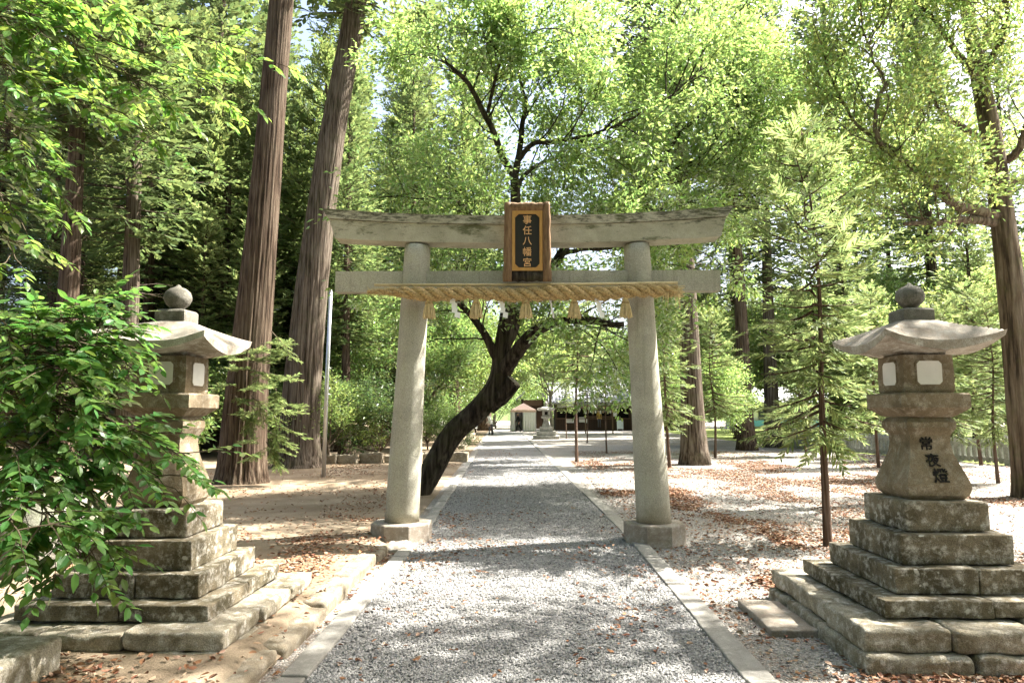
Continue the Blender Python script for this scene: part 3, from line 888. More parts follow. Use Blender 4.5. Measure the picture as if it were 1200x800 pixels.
# ------------------------------------------------------------------ vegetation: templates
LEAF2 = (np.array([(0, 0, 0), (.45, .24, .05), (1, 0, -.06), (.45, -.24, .05)], float), np.array([(0, 2, 1), (0, 3, 2)]))
LEAF8 = (np.array([(0, 0, 0), (.33, 0, -.035), (.68, 0, -.04), (1, 0, -.10), (.27, .235, .02), (.62, .225, .0), (.27, -.235, .02), (.62, -.225, .0), (-.12, .008, .0), (-.12, -.008, .0)], float),
         np.array([(0, 1, 4), (1, 5, 4), (1, 2, 5), (2, 3, 5), (0, 6, 1), (1, 6, 7), (1, 7, 2), (2, 7, 3), (0, 8, 9)]))
def spray_template(k, seed, width=.05, spread=.5):
    """a cedar spray: an axis with needle-clad cords fanning off both sides"""
    r = np.random.default_rng(seed); v, f = [], []
    for i in range(k):
        t = .06 + .86 * i / k
        s = 1 if i % 2 else -1
        L = (.42 - .22 * t) * r.uniform(.8, 1.2)
        a = s * r.uniform(spread * .6, spread * 1.3)
        d = np.array([math.cos(a), math.sin(a), r.uniform(-.35, .25)]); d /= np.linalg.norm(d)
        p = np.array([t, 0, -.10 * t * t])
        nrm_ = np.array([-d[1], d[0], r.uniform(-.6, .6)]); nrm_ /= np.linalg.norm(nrm_)
        w = width * r.uniform(.7, 1.2)
        b = len(v)
        v += [p + nrm_ * w * .35, p - nrm_ * w * .35, p + d * L * .6 - nrm_ * w * .8, p + d * L, p + d * L * .6 + nrm_ * w * .8]
        f += [(b, b + 1, b + 2), (b, b + 2, b + 4), (b + 2, b + 3, b + 4)]
    return np.array(v), np.array(f)
SPRAY_FINE = spray_template(18, 1, .036, .6)
SPRAY_MID = spray_template(10, 2, .07, .6)
SPRAY_FAR = spray_template(6, 3, .10, .6)

def sprays(gf, pos, d, size, tmpl, rng, up=(0, 0, 1), jit=.35):
    X, Y, Z = frames(d, up, jit, rng)
    instances(gf, tmpl[0], tmpl[1], pos, X, Y, Z, size)

def conifer(seed, H, base, R, nb, spray, tmpl, step=.22, droop=.25, rise=.35, power=.8, gaps=.15, dead=0, vary=.65):
    """branches and foliage of a cedar in local coordinates"""
    rng = np.random.default_rng(seed)
    gb, gf = Geo(), Geo()
    P, D, S = [], [], []
    for i in range(nb):
        t = (i + rng.uniform(0, 1)) / nb
        if rng.uniform() < gaps: continue
        h = base + (H - base) * t
        L = R * ((1 - t) ** power * .93 + .07) * rng.uniform(vary, 1.2) * min(1, .5 + t * 5)
        az = i * 2.39996 + rng.normal(0, .35)
        o = np.array([math.cos(az), math.sin(az), 0]); n = 7
        s = np.linspace(0, 1, n)
        z = L * (-droop * s * (1 - t) + rise * s ** 2 * (.4 + t) + .25 * t * s)
        sd = np.array([-o[1], o[0], 0]) * rng.normal(0, .10)
        pts = np.array([0, 0, h]) + o * (L * s)[:, None] + sd * (L * s ** 2)[:, None]; pts[:, 2] += z
        tube(gb, pts, np.linspace(.012 + .011 * L, .005, n), 4, False)
        m = max(3, int(L / step))
        for q in np.linspace(.18, 1, m):
            k = q * (n - 1); a = min(int(k), n - 2); p = pts[a] + (pts[a + 1] - pts[a]) * (k - a)
            dr = nrm(pts[a + 1] - pts[a])
            for sg in ((-1, 1) if q < .97 else (0,)):
                yaw = sg * rng.uniform(.45, 1.05)
                dd = np.array([dr[0] * math.cos(yaw) - dr[1] * math.sin(yaw), dr[0] * math.sin(yaw) + dr[1] * math.cos(yaw), dr[2] + rng.normal(-.08, .22)])
                P.append(p + rng.normal(0, .04, 3)); D.append(dd); S.append(spray * rng.uniform(.6, 1.25) * (1.15 - .4 * q))
    if P: sprays(gf, np.array(P), np.array(D), np.array(S), tmpl, rng)
    for i in range(dead):
        h = base * rng.uniform(.35, 1.0); az = rng.uniform(0, 6.28); L = rng.uniform(.5, 1.6)
        o = np.array([math.cos(az), math.sin(az), rng.uniform(-.3, .3)])
        tube(gb, np.array([0, 0, h]) + np.outer(np.linspace(0, L, 4), o) + rng.normal(0, .05, (4, 3)) * np.linspace(0, 1, 4)[:, None], np.linspace(.022, .006, 4), 4, False)
    return gb, gf

def trunk_geo(pts, r0, r1, sides=36, rings=50, flare=.6, seed=0, flute=.05, fine=.02, flare_h=.06):
    c = spline(pts, rings)
    t = np.linspace(0, 1, rings)
    rad = r0 + (r1 - r0) * t ** .85
    rad = rad * (1 + flare * np.exp(-t / flare_h))
    a = np.linspace(0, 2 * np.pi, sides, endpoint=False)
    rg = np.ones((rings, sides))
    for i in range(rings):
        for j in range(sides):
            x, y = math.cos(a[j]), math.sin(a[j])
            lob = mnoise.noise(Vector((x * 1.7, y * 1.7, t[i] * 1.2 + seed * 9)))
            fi = mnoise.noise(Vector((x * 9, y * 9, t[i] * 4 + seed * 5))) + .7 * mnoise.noise(Vector((x * 24, y * 24, t[i] * 7 + seed * 2)))
            rg[i, j] = 1 + flute * lob * (1 + 3.0 * math.exp(-t[i] / flare_h)) + fine * fi
    g = Geo(); tube(g, c, rad, sides, True, rg)
    return g

def wander(p, d, L, n, rng, wob=.12, lift=0.0):
    pts = [np.array(p, float)]; d = nrm(d)
    for i in range(n):
        d = nrm(d + rng.normal(0, wob, 3) + np.array([0, 0, lift]))
        pts.append(pts[-1] + d * L / n)
    return np.array(pts), d

def ramify(gb, p, d, L, r, lev, rng, tips, kids=(4, 4, 3), shrink=.62, spread=.75, wob=.13, lift=.02, sides=(7, 5, 4, 3)):
    """recursive limbs; fills tips with (pos, dir) along the last twigs"""
    pts, de = wander(p, d, L, 5 if lev else 4, rng, wob, lift)
    tube(gb, pts, np.linspace(r, r * .45 if lev else r * .3, len(pts)), sides[min(3, 3 - min(lev, 3))], False)
    if lev == 0:
        for q in range(1, len(pts)): tips.append((pts[q], nrm(pts[q] - pts[q - 1])))
        return
    n = kids[len(kids) - lev] if lev <= len(kids) else 4
    for k in range(n):
        f = .3 + .7 * (k + rng.uniform(.2, .9)) / n
        i = min(int(f * (len(pts) - 1)), len(pts) - 2)
        q = pts[i] + (pts[i + 1] - pts[i]) * (f * (len(pts) - 1) - i)
        ax = nrm(pts[i + 1] - pts[i]); sd = nrm(np.cross(ax, rng.normal(0, 1, 3)))
        dd = nrm(ax * math.cos(spread) + sd * math.sin(spread) * rng.uniform(.7, 1.25) + np.array([0, 0, .12]))
        ramify(gb, q, dd, L * shrink * rng.uniform(.75, 1.2), r * .45, lev - 1, rng, tips, kids, shrink, spread, wob, lift, sides)
    ramify(gb, pts[-1], de, L * shrink * .8, r * .42, lev - 1, rng, tips, kids, shrink, spread, wob, lift, sides)

def leaf_cloud(gf, tips, per, size, spread, rng, tmpl=LEAF2, flat=.5, up=.8, keep=1.0, droop=.15):
    """leaves set round the twig points in flattened sprays"""
    if not tips: return
    P = np.array([t[0] for t in tips]); D = np.array([t[1] for t in tips])
    if keep < 1: k = rng.uniform(size=len(P)) < keep; P, D = P[k], D[k]
    P = np.repeat(P, per, 0); D = np.repeat(D, per, 0); N = len(P)
    off = rng.normal(0, spread, (N, 3)); off[:, 2] *= flat
    d = nrm(D * .6 + nrm(off) * .8 + rng.normal(0, .35, (N, 3)) + np.array([0, 0, -droop]))
    X, Y, Z = frames(d, (0, 0, up), .45, rng)
    instances(gf, tmpl[0], tmpl[1], P + off, X, Y, Z, size * rng.uniform(.65, 1.3, N))

def broad_tree(seed, H, trunk_h, spread_r, leafsize, per, kids=(5, 4, 3), lev=3, lift=.03, lr=.2, nlimb=6, r=.16, spread=.75):
    rng = np.random.default_rng(seed); gb, gf = Geo(), Geo(); tips = []
    pts, d = wander((0, 0, -.1), (rng.normal(0, .08), rng.normal(0, .08), 1), trunk_h, 6, rng, .05)
    gt = Geo(); tube(gt, spline(pts, 16), np.linspace(r * 1.15, r * .8, 16) * (1 + .5 * np.exp(-np.linspace(0, 1, 16) / .08)), 14)
    for k in range(nlimb):
        az = k * 2.4 + rng.normal(0, .3); el = rng.uniform(.35, 1.2)
        dd = np.array([math.cos(az) * math.cos(el), math.sin(az) * math.cos(el), math.sin(el)])
        q = pts[-1] + (pts[-2] - pts[-1]) * rng.uniform(0, 1.2)
        ramify(gb, q, dd, (spread_r * math.cos(el) + (H - trunk_h) * math.sin(el)) * .52 * rng.uniform(.8, 1.1), r * .5, lev, rng, tips, kids, .6, spread, .14, lift)
    leaf_cloud(gf, tips, per, leafsize, lr, rng)
    return gt, gb, gf

class TreeKind:
    """a tree built once in local coordinates; planted as copies that share its meshes"""
    def __init__(self, name, trunk, limbs, crown, tm, lmat, cat):
        self.name, self.cat = name, cat
        self.t = trunk.mesh(name + '_trunk', tm, True) if trunk else None
        self.b = limbs.mesh(name + '_limbs', M['twig'] if tm is None else tm, True) if limbs and limbs.n else None
        self.c = crown.mesh(name + '_crown', lmat, False)
        self.mats = {}
    def plant(self, x, y, z, s, rot, label, group=None, crown_mat=None, lean=(0, 0), sz=None, trunk_mat=None):
        o = empty(self.name, (x, y, z), label, self.cat, group)
        o.scale = (s, s, sz or s); o.rotation_euler = (lean[0], lean[1], rot)
        for nm, me in (('trunk', self.t), ('limbs', self.b), ('crown', self.c)):
            if me is None: continue
            c = obj(nm, me, o)
            if nm == 'limbs': c['kind'] = 'stuff'
            mt = crown_mat if nm == 'crown' else trunk_mat
            if mt is not None:
                c.material_slots[0].link = 'OBJECT'; c.material_slots[0].material = mt
        return o
# ------------------------------------------------------------------ kinds of trees
def straight_trunk(H, r, seed, sides=22, rings=34):
    k = random.Random(seed)
    return trunk_geo([(0, 0, -.25), (k.uniform(-.05, .05), k.uniform(-.05, .05), H * .3), (k.uniform(-.12, .12), k.uniform(-.12, .12), H * .65), (0, 0, H)], r, r * .12, sides, rings, .45, seed, .05, .03, .03)
def cedar_kind(nm, seed, H, base, R, nb, spray, tmpl, r, mat, bark='cedar_bark', **kw):
    gb, gf = conifer(seed, H, base, R, nb, spray, tmpl, **kw)
    return TreeKind(nm, straight_trunk(H, r, seed), gb, gf, M[bark], M[mat], 'tree')
K = {}
K['tall1'] = cedar_kind('cedar_tree', 101, 25, 10.5, 3.3, 170, .95, SPRAY_FAR, .42, 'cedar_leaf', step=.32, gaps=.12, dead=14)
K['tall2'] = cedar_kind('cedar_tree', 102, 22, 7.0, 3.0, 170, .90, SPRAY_FAR, .36, 'cedar_dark', step=.32, gaps=.15, dead=10)
K['mid1'] = cedar_kind('cedar_tree', 103, 15, 2.2, 3.0, 190, .75, SPRAY_MID, .24, 'cedar_leaf', step=.27, gaps=.12, droop=.35)
K['mid2'] = cedar_kind('cedar_tree', 104, 12, 1.2, 2.7, 180, .70, SPRAY_MID, .2, 'cedar_young', step=.26, gaps=.15, droop=.4)
K['young1'] = cedar_kind('young_cedar', 105, 5.6, 1.35, 1.05, 88, .48, SPRAY_FINE, .058, 'cedar_young', 'sapling_bark', step=.15, gaps=.2, droop=.55, rise=.3, power=.42, vary=.3)
K['young2'] = cedar_kind('young_cedar', 106, 4.2, 1.25, 1.15, 80, .48, SPRAY_FINE, .045, 'cedar_young', 'sapling_bark', step=.15, gaps=.25, droop=.5, power=.45, vary=.3)
K['sap1'] = cedar_kind('staked_sapling', 107, 4.6, 2.0, .95, 46, .42, SPRAY_MID, .045, 'cedar_young', 'sapling_bark', step=.16, gaps=.2, droop=.3)
def broad_kind(nm, seed, mat, bark, **kw):
    gt, gb, gf = broad_tree(seed, **kw)
    return TreeKind(nm, gt, gb, gf, M[bark], M[mat], kw.get('cat', 'tree') if False else 'tree')
K['broad1'] = broad_kind('broadleaf_tree', 201, 'broad_leaf', 'camphor_bark', H=9.5, trunk_h=3.0, spread_r=4.6, leafsize=.20, per=11, lr=.30, kids=(4, 4, 3))
K['broad2'] = broad_kind('broadleaf_tree', 202, 'maple_leaf', 'camphor_bark', H=7.5, trunk_h=2.2, spread_r=4.2, leafsize=.17, per=11, lr=.28, kids=(4, 4, 3))
K['broad3'] = broad_kind('broadleaf_tree', 203, 'camphor_leaf', 'pale_bark', H=13, trunk_h=4.5, spread_r=5.5, leafsize=.24, per=11, lr=.36, kids=(4, 4, 3), nlimb=7)
K['shade'] = broad_kind('broadleaf_tree', 203, 'camphor_leaf', 'pale_bark', H=13, trunk_h=4.5, spread_r=5.5, leafsize=.21, per=9, lr=.36, kids=(4, 4, 3), nlimb=7)
gt, gb, gf = broad_tree(204, H=3.4, trunk_h=.5, spread_r=1.9, leafsize=.13, per=9, lr=.15, kids=(4, 3), lev=2, nlimb=9, r=.05)
K['bush'] = TreeKind('evergreen_bush', gt, gb, gf, M['camphor_bark'], M['ever_leaf'], 'bush')
gt, gb, gf = broad_tree(205, H=2.6, trunk_h=.8, spread_r=2.2, leafsize=.10, per=11, lr=.13, kids=(4, 4), lev=2, nlimb=8, r=.05, lift=-.03)
K['maple'] = TreeKind('small_maple', gt, gb, gf, M['camphor_bark'], M['maple_leaf'], 'bush')

# ------------------------------------------------------------------ the two giant cedars by the lantern
def giant(u0, v0, up_px, r0, label, seed, bark, H=27, sprouts=()):
    """u0,v0: foot; up_px: points higher up the stem in the photograph, same distance"""
    b = on_ground(u0, v0); Y = b[1]
    pts = [np.array([b[0], Y, -.4])] + [at(u, v, Y) for u, v in up_px]
    d = nrm(pts[-1] - pts[-2]); top = pts[-1] + d * (H - pts[-1][2]) / d[2]
    pts.append(top)
    root = empty('cedar_tree', (b[0], Y, 0), label, 'tree', 'giant cedars behind the shrub-covered lantern')
    wpart('trunk', trunk_geo(pts, r0, r0 * .36, 130, 110, .75, seed, .06, .05, .032), bark, root, None, True)
    gb, gf = conifer(seed + 50, H + 2, 14, 3.8, 150, .95, SPRAY_FAR, step=.36, gaps=.1)
    off = np.array(pts[-1]) - np.array([0, 0, H]); off[2] = 0
    sl = (top - pts[-2]) / (top - pts[-2])[2]
    for gg in (gb, gf):
        V = np.concatenate(gg.v); z = V[:, 2:3].copy()
        V[:, :2] = V[:, :2] + top[:2] + (z - H) * sl[:2]; gg.v = [V]
    wpart('limbs', gb, bark, root)['kind'] = 'stuff'; wpart('crown', gf, M['cedar_leaf'], root)
    rng = np.random.default_rng(seed); gs, gl = Geo(), Geo()
    for (u, v, L, n) in sprouts:                              # leafy shoots straight off the trunk
        c = at(u, v, Y - .55)
        for k in range(n):
            p = c + rng.normal(0, 1, 3) * np.array([.35, .12, .5]) * L
            d = nrm(np.array([rng.normal(.35, .5), -abs(rng.normal(.5, .3)), rng.normal(-.1, .35)]))
            q = np.stack([p + d * t + np.array([0, 0, -.12 * t * t]) for t in np.linspace(0, rng.uniform(.4, .9), 5)])
            tube(gs, q, np.linspace(.012, .004, 5), 4, False)
            for j in range(1, 5):
                for sg in (-1, 0, 1):
                    dd = nrm(d + np.array([d[1], -d[0], 0]) * sg * .8 + rng.normal(0, .15, 3))
                    sprays(gl, q[j][None], dd[None], np.array([.33 * rng.uniform(.7, 1.2)]), SPRAY_FINE, rng)
    if sprouts:
        wpart('shoots', gs, M['twig'], root)['kind'] = 'stuff'; wpart('shoot_foliage', gl, M['cedar_young'], root)
    return root
giant(284, 566, [(287, 500), (297, 380), (310, 230), (330, 0)], .60, 'giant red-brown cedar with leafy shoots on its trunk, right behind the lantern', 1, M['cedar_bark'],
      sprouts=((305, 430, .9, 16), (290, 470, .7, 10), (312, 500, .6, 7)))
giant(349, 548, [(352, 480), (365, 340), (386, 180), (418, 0)], .66, 'giant grey-brown cedar leaning to the right, beside the thin metal pole', 2, M['cedar_bark_grey'],
      sprouts=((318, 505, .6, 6),))

# ------------------------------------------------------------------ the leaning tree behind the gate
rngL = np.random.default_rng(77)
LB = on_ground(493, 580)
lt = empty('leaning_tree', (LB[0], LB[1], 0), 'dark mossy tree leaning over the path behind the gate, with bright green leaves', 'tree')
Y0 = LB[1]
def limb_px(pp): return np.array([at(u, v, Y) for u, v, Y in pp])
gb = Geo()
trk = limb_px([(482, 600, Y0), (500, 561, Y0), (528, 512, Y0 - .1), (562, 478, Y0 - .2), (583, 450, Y0 - .25), (588, 415, Y0 - .25), (593, 380, Y0 - .3), (600, 330, Y0 - .3), (604, 280, Y0 - .35), (604, 232, Y0 - .4), (603, 205, Y0 - .4)])
trk[0][2] = -.15
n = 70; cl = spline(trk, n)
rad = np.interp(np.linspace(0, 1, n), [0, .06, .22, .40, .46, .62, .8, 1.0], [.36, .245, .212, .215, .185, .15, .115, .085])
rg = np.ones((n, 26))
for i in range(n):
    for j in range(26):
        a = j / 26 * 2 * np.pi
        rg[i, j] = 1 + .10 * mnoise.noise(Vector((math.cos(a) * 1.6, math.sin(a) * 1.6, i * .13))) + .05 * mnoise.noise(Vector((math.cos(a) * 6, math.sin(a) * 6, i * .4)))
gt = Geo(); tube(gt, cl, rad, 26, True, rg)
wpart('trunk', gt, M['cherry_bark'], lt, None, True)
gs = Geo(); sp = limb_px([(572, 474, Y0 - .22), (588, 462, Y0 - .3), (602, 446, Y0 - .36)])
tube(gs, spline(sp, 8), [.20, .20, .195, .19, .185, .18, .175, .17], 18, True, 1 + .10 * np.random.default_rng(4).normal(0, 1, (8, 18)) * .6)
stub = wpart('sawn_stub', gs, M['cherry_bark'], lt, None, True); stub['label'] = 'thick sawn-off limb stub'
sd_ = nrm(sp[2] - sp[1]); gs = Geo(); tube(gs, [sp[2] - sd_ * .02, sp[2] + sd_ * .012], [.16, .155], 18); wpart('cut_face', gs, M['pale_bark'], lt, stub)
limbs = [  # (points u, v, Y), start radius, end radius
    ([(588, 440, 13.5), (606, 415, 13.2), (628, 388, 12.9), (660, 372, 12.6), (700, 372, 12.2), (730, 380, 11.9)], .17, .05),
    ([(586, 430, 13.5), (572, 400, 13.4), (552, 372, 13.2), (532, 352, 13.0), (505, 335, 12.7)], .10, .03),
    ([(592, 400, 13.5), (606, 370, 13.9), (628, 340, 14.4), (652, 300, 14.9), (690, 252, 15.2), (730, 225, 15.4), (765, 205, 15.5), (820, 185, 15.6)], .16, .04),
    ([(602, 300, 13.4), (575, 270, 13.0), (540, 240, 12.6), (505, 225, 12.3)], .07, .025),
    ([(603, 206, 13.4), (586, 175, 13.2), (572, 132, 13.0), (552, 95, 12.7), (528, 68, 12.5), (512, 40, 12.3)], .08, .025),
    ([(603, 206, 13.4), (610, 175, 13.6), (617, 120, 13.8), (611, 80, 13.9), (604, 30, 14.0)], .075, .02),
    ([(605, 190, 13.5), (622, 170, 13.3), (655, 166, 12.9), (700, 158, 12.5), (738, 140, 12.2)], .06, .02),
    ([(604, 225, 13.4), (620, 200, 14.0), (650, 188, 14.5), (690, 180, 15.0), (732, 160, 15.3)], .05, .02),
    ([(655, 300, 14.9), (690, 290, 14.4), (740, 285, 13.6), (800, 280, 12.9)], .06, .02),
    ([(765, 205, 15.5), (800, 150, 15.2), (850, 110, 15.0), (900, 90, 14.8)], .05, .02),
    ([(765, 205, 15.5), (830, 195, 15.8), (890, 190, 16.0), (945, 180, 16.2)], .045, .015),
    ([(700, 245, 15.2), (770, 245, 15.6), (840, 240, 16.0), (900, 245, 16.3)], .045, .015),
    ([(820, 185, 15.6), (860, 150, 15.8), (905, 140, 16.0)], .03, .012),
    ([(738, 140, 12.2), (790, 110, 12.2), (830, 80, 12.3)], .022, .01),
    ([(732, 160, 15.3), (790, 120, 15.4), (840, 60, 15.6), (870, 30, 15.7)], .03, .012),
    ([(572, 132, 13.0), (578, 95, 12.5), (590, 55, 12.0), (600, 15, 11.6)], .04, .015),
    ([(611, 80, 13.9), (650, 50, 14.0), (700, 35, 14.0), (760, 45, 13.9)], .04, .015),
]
tips = []
for pp, r0, r1 in limbs:
    p = spline(limb_px(pp), 24)
    p[1:-1] += np.cumsum(rngL.normal(0, .012, (22, 3)), 0)
    wpart('limb', tube(Geo(), p, np.linspace(r0, r1, 24), 9, True), M['cherry_bark'], lt, None, True)
    L = np.linalg.norm(np.diff(p, axis=0), axis=1).sum()
    nk = int(5 + L * 2.6)
    for k in range(nk):
        i = int((.28 + .70 * (k + rngL.uniform(0, 1)) / nk) * 22)
        ax = nrm(p[i + 1] - p[i]); sd = nrm(np.cross(ax, rngL.normal(0, 1, 3)))
        dd = nrm(ax * .6 + sd * .8 + np.array([0, 0, .15])); dd[2] *= .7
        ramify(gb, p[i], dd, rngL.uniform(.7, 1.5), .018, 2, rngL, tips, (3, 3), .62, .7, .15, .0, (5, 4, 3, 3))
wpart('twigs', gb, M['cherry_bark'], lt, None, True)['kind'] = 'stuff'
gf = Geo(); leaf_cloud(gf, tips, 7, .105, .13, rngL, LEAF2, .45, .9, 1.0, .25)
wpart('crown', gf, M['cherry_leaf'], lt)
print('leaning tips', len(tips), gf.tris())

# ------------------------------------------------------------------ the broadleaf tree at the right edge
rngC = np.random.default_rng(5)
CY = 13.6
cb = at(1206, 560, CY)
ct = empty('camphor_tree', (cb[0], CY, 0), 'brown-trunked broadleaf tree with long low limbs beside the lettered lantern', 'tree')
trk = np.array([[cb[0] + .1, CY, -.3]] + [at(u, v, CY) for u, v in ((1202, 500), (1190, 380), (1178, 280), (1163, 170), (1148, 90), (1135, 20))])
top = trk[-1] + nrm(trk[-1] - trk[-2]) * 3.5
wpart('trunk', trunk_geo(list(trk) + [top], .33, .10, 40, 60, .35, 21, .06, .04, .04), M['camphor_bark'], ct, None, True)
gb = Geo(); tips = []
climbs = [
    ([(1174, 255, 13.6), (1140, 246, 13.3), (1118, 236, 13.0), (1090, 205, 12.7), (1052, 178, 12.4), (1034, 150, 12.2), (1040, 95, 12.0)], .12, .03),
    ([(1172, 262, 13.6), (1135, 258, 13.2), (1100, 260, 12.8), (1060, 262, 12.4)], .10, .035),
    ([(1164, 175, 13.6), (1130, 155, 13.5), (1102, 140, 13.4), (1088, 112, 13.2), (1080, 60, 13.0)], .08, .02),
    ([(1158, 210, 13.6), (1120, 205, 14.2), (1085, 180, 14.8), (1020, 178, 15.2)], .07, .02),
    ([(1178, 190, 13.6), (1200, 165, 13.2), (1215, 120, 12.8), (1230, 60, 12.4)], .09, .03),
    ([(1183, 215, 13.6), (1215, 200, 14.0), (1260, 190, 14.3), (1330, 170, 14.6)], .09, .03),
    ([(1150, 100, 13.6), (1120, 60, 13.3), (1090, 20, 13.0), (1050, -30, 12.7)], .08, .02),
    ([(1145, 75, 13.6), (1160, 30, 13.9), (1190, -20, 14.2), (1230, -60, 14.4)], .08, .02),
    ([(1140, 40, 13.6), (1125, -10, 14.1), (1100, -60, 14.5), (1050, -100, 14.8)], .08, .02),
    ([(1150, 95, 13.6), (1165, 60, 12.8), (1175, 20, 12.2), (1170, -30, 11.8)], .08, .02),
    ([(1040, 100, 12.0), (1015, 60, 12.2), (1000, 30, 12.4)], .03, .015),
    ([(1052, 178, 12.4), (1010, 150, 12.6), (985, 110, 12.8), (970, 70, 13.0)], .04, .015),
    ([(1080, 70, 13.0), (1060, 30, 13.2), (1030, 0, 13.4)], .03, .015),
]
for pp, r0, r1 in climbs:
    p = spline(limb_px(pp), 22); p[1:-1] += np.cumsum(rngC.normal(0, .015, (20, 3)), 0)
    wpart('limb', tube(Geo(), p, np.linspace(r0, r1, 22), 9, True), M['camphor_bark'], ct, None, True)
    L = np.linalg.norm(np.diff(p, axis=0), axis=1).sum(); nk = int(4 + L * 2.2)
    for k in range(nk):
        i = int((.35 + .63 * (k + rngC.uniform(0, 1)) / nk) * 20)
        ax = nrm(p[i + 1] - p[i]); sd = nrm(np.cross(ax, rngC.normal(0, 1, 3)))
        ramify(gb, p[i], nrm(ax * .5 + sd * .8 + np.array([0, 0, .35])), rngC.uniform(.6, 1.3), .018, 2, rngC, tips, (3, 3), .62, .75, .16, .03, (5, 4, 3, 3))
wpart('twigs', gb, M['camphor_bark'], ct, None, True)['kind'] = 'stuff'
gf = Geo(); leaf_cloud(gf, tips, 5, .10, .14, rngC, LEAF2, .7, .6)
wpart('crown', gf, M['camphor_leaf'], ct)
print('camphor tips', len(tips), gf.tris())
# ------------------------------------------------------------------ planting
R_ = random.Random(19)
def gz(x, y): return float(ground_z(x, y)) if x < -1.6 else 0.0
def put(k, x, y, s, label, group=None, mat=None, bark=None, sz=None, z=None):
    return K[k].plant(x, y, (gz(x, y) + (max(0, min(1, (-12 - x) / 14)) * 1.4 if x < -12 else 0)) if z is None else z, s, R_.uniform(0, 6.28), label, group, mat,
                      (R_.uniform(-.025, .025), R_.uniform(-.025, .025)), sz, bark)
def put_px(k, u, v, Y, s, label, group=None, **kw):
    p = at(u, v, Y); return put(k, float(p[0]), Y, s, label, group, **kw)

# left wood: separate trunks standing clear of each other
put_px('tall1', 74, 470, 21.0, .98, 'brown cedar trunk farthest left in the wood, behind the shrub', 'cedars of the left wood')
put_px('tall2', 150, 470, 23.0, 1.06, 'grey-brown cedar rising behind the shrub-covered lantern finial', 'cedars of the left wood', bark=M['cedar_bark_grey'])
put_px('tall2', 172, 470, 28.0, .9, 'slim dark cedar close behind the grey-brown cedar', 'cedars of the left wood')
put_px('tall2', 405, 500, 26.0, .62, 'thin red-brown cedar rising behind the small light maple', 'cedars of the left wood')
lw = 'tall cedar deep in the left wood'
for (x, y, k, s) in ((-19, 27, 'tall2', .9), (-22.5, 33, 'tall1', .9), (-15.5, 31, 'tall1', .8), (-11.2, 30, 'tall2', .85), (-9.4, 35, 'tall1', .8), (-12.8, 37, 'tall2', .95),
                     (-17.5, 39, 'tall2', .85), (-25, 41, 'tall1', .95), (-8.2, 43, 'tall2', .8), (-21, 46, 'tall2', 1.0), (-29, 36, 'tall1', .9), (-13, 47, 'tall1', .9),
                     (-32, 47, 'tall2', 1.0), (-16, 54, 'tall2', 1.0), (-24, 55, 'tall1', 1.0), (-36, 54, 'tall2', 1.1), (-9, 53, 'tall1', .9), (-5.4, 33, 'tall2', .85), (-7.6, 28.5, 'tall2', .75), (-4.2, 40, 'tall1', .8), (-8, 47, 'tall1', 1.25), (-12.5, 43.5, 'tall1', 1.25), (-17, 45, 'tall2', 1.4), (-11, 57, 'tall1', 1.45), (-5.2, 51, 'tall2', 1.45), (-21, 52, 'tall2', 1.5), (-27, 51, 'tall1', 1.45), (-3.8, 66, 'tall1', 1.5), (-32, 40, 'tall2', 1.4), (-38, 48, 'tall1', 1.4), (-19.3, 39.5, 'tall1', 1.4), (-16.8, 36, 'tall2', 1.45)):
    put(k, x, y, s, lw, 'cedars of the left wood')
lm_ = 'shorter bushy cedar between the tall trunks of the left wood'
for (x, y, k, s, m) in ((-16.5, 24.5, 'mid1', .75, 'cedar_leaf'), (-13.0, 27.0, 'mid2', .8, 'cedar_young'), (-21, 30, 'mid1', .85, 'cedar_leaf'), (-10.6, 26.5, 'mid2', .75, 'cedar_young'),
                        (-18.5, 34, 'mid1', 1.0, 'cedar_dark'), (-11.5, 33, 'mid1', .95, 'cedar_leaf'), (-25.5, 36, 'mid1', 1.0, 'cedar_dark'), (-14.5, 42, 'mid1', 1.1, 'cedar_leaf'),
                        (-9.5, 39.5, 'mid2', 1.0, 'cedar_young'), (-21, 40, 'mid1', 1.1, 'cedar_dark'), (-28, 44, 'mid1', 1.2, 'cedar_dark'), (-18, 48, 'mid1', 1.2, 'cedar_leaf'), (-33, 41, 'mid1', 1.2, 'cedar_dark'), (-9.6, 30.5, 'mid1', 1.25, 'cedar_leaf'), (-6.6, 36, 'mid1', 1.2, 'cedar_leaf'), (-13.2, 29.5, 'mid1', 1.2, 'cedar_leaf'), (-17, 31, 'mid1', 1.25, 'cedar_leaf'), (-23.5, 25.5, 'mid2', 1.1, 'cedar_leaf')):
    put(k, x, y, s, lm_, 'bushy cedars of the left wood', M[m])
ub = 'dark evergreen bush under the cedars of the left wood'
for (x, y, s) in ((-18.5, 22.5, 1.2), (-15.2, 21.6, .95), (-11.8, 24.2, 1.1), (-9.6, 25.6, .9), (-13.6, 24.5, 1.3), (-20.5, 26, 1.4), (-16.8, 28, 1.3), (-24, 29, 1.6), (-8.6, 29.5, 1.1), (-14, 33.5, 1.5), (-27, 33, 1.6), (-19.5, 37, 1.6), (-10.8, 40, 1.5), (-7.4, 34, 1.1)):
    lt_ = R_.random() < .55
    put('bush', x, y, s, 'light green bush under the cedars of the left wood' if lt_ else ub, 'light bushes in the left wood' if lt_ else 'dark bushes in the left wood', mat=M['broad_leaf'] if lt_ else None)
put('bush', -4.95, 23.6, .92, 'dark glossy camellia bush behind the low stone edging', mat=M['ever_leaf'])
put('bush', -7.1, 24.6, .85, 'dark bush with red flowers behind the metal pole', mat=M['ever_leaf'])
put('maple', -6.15, 21.9, .95, 'small light green maple spreading beside the metal pole')
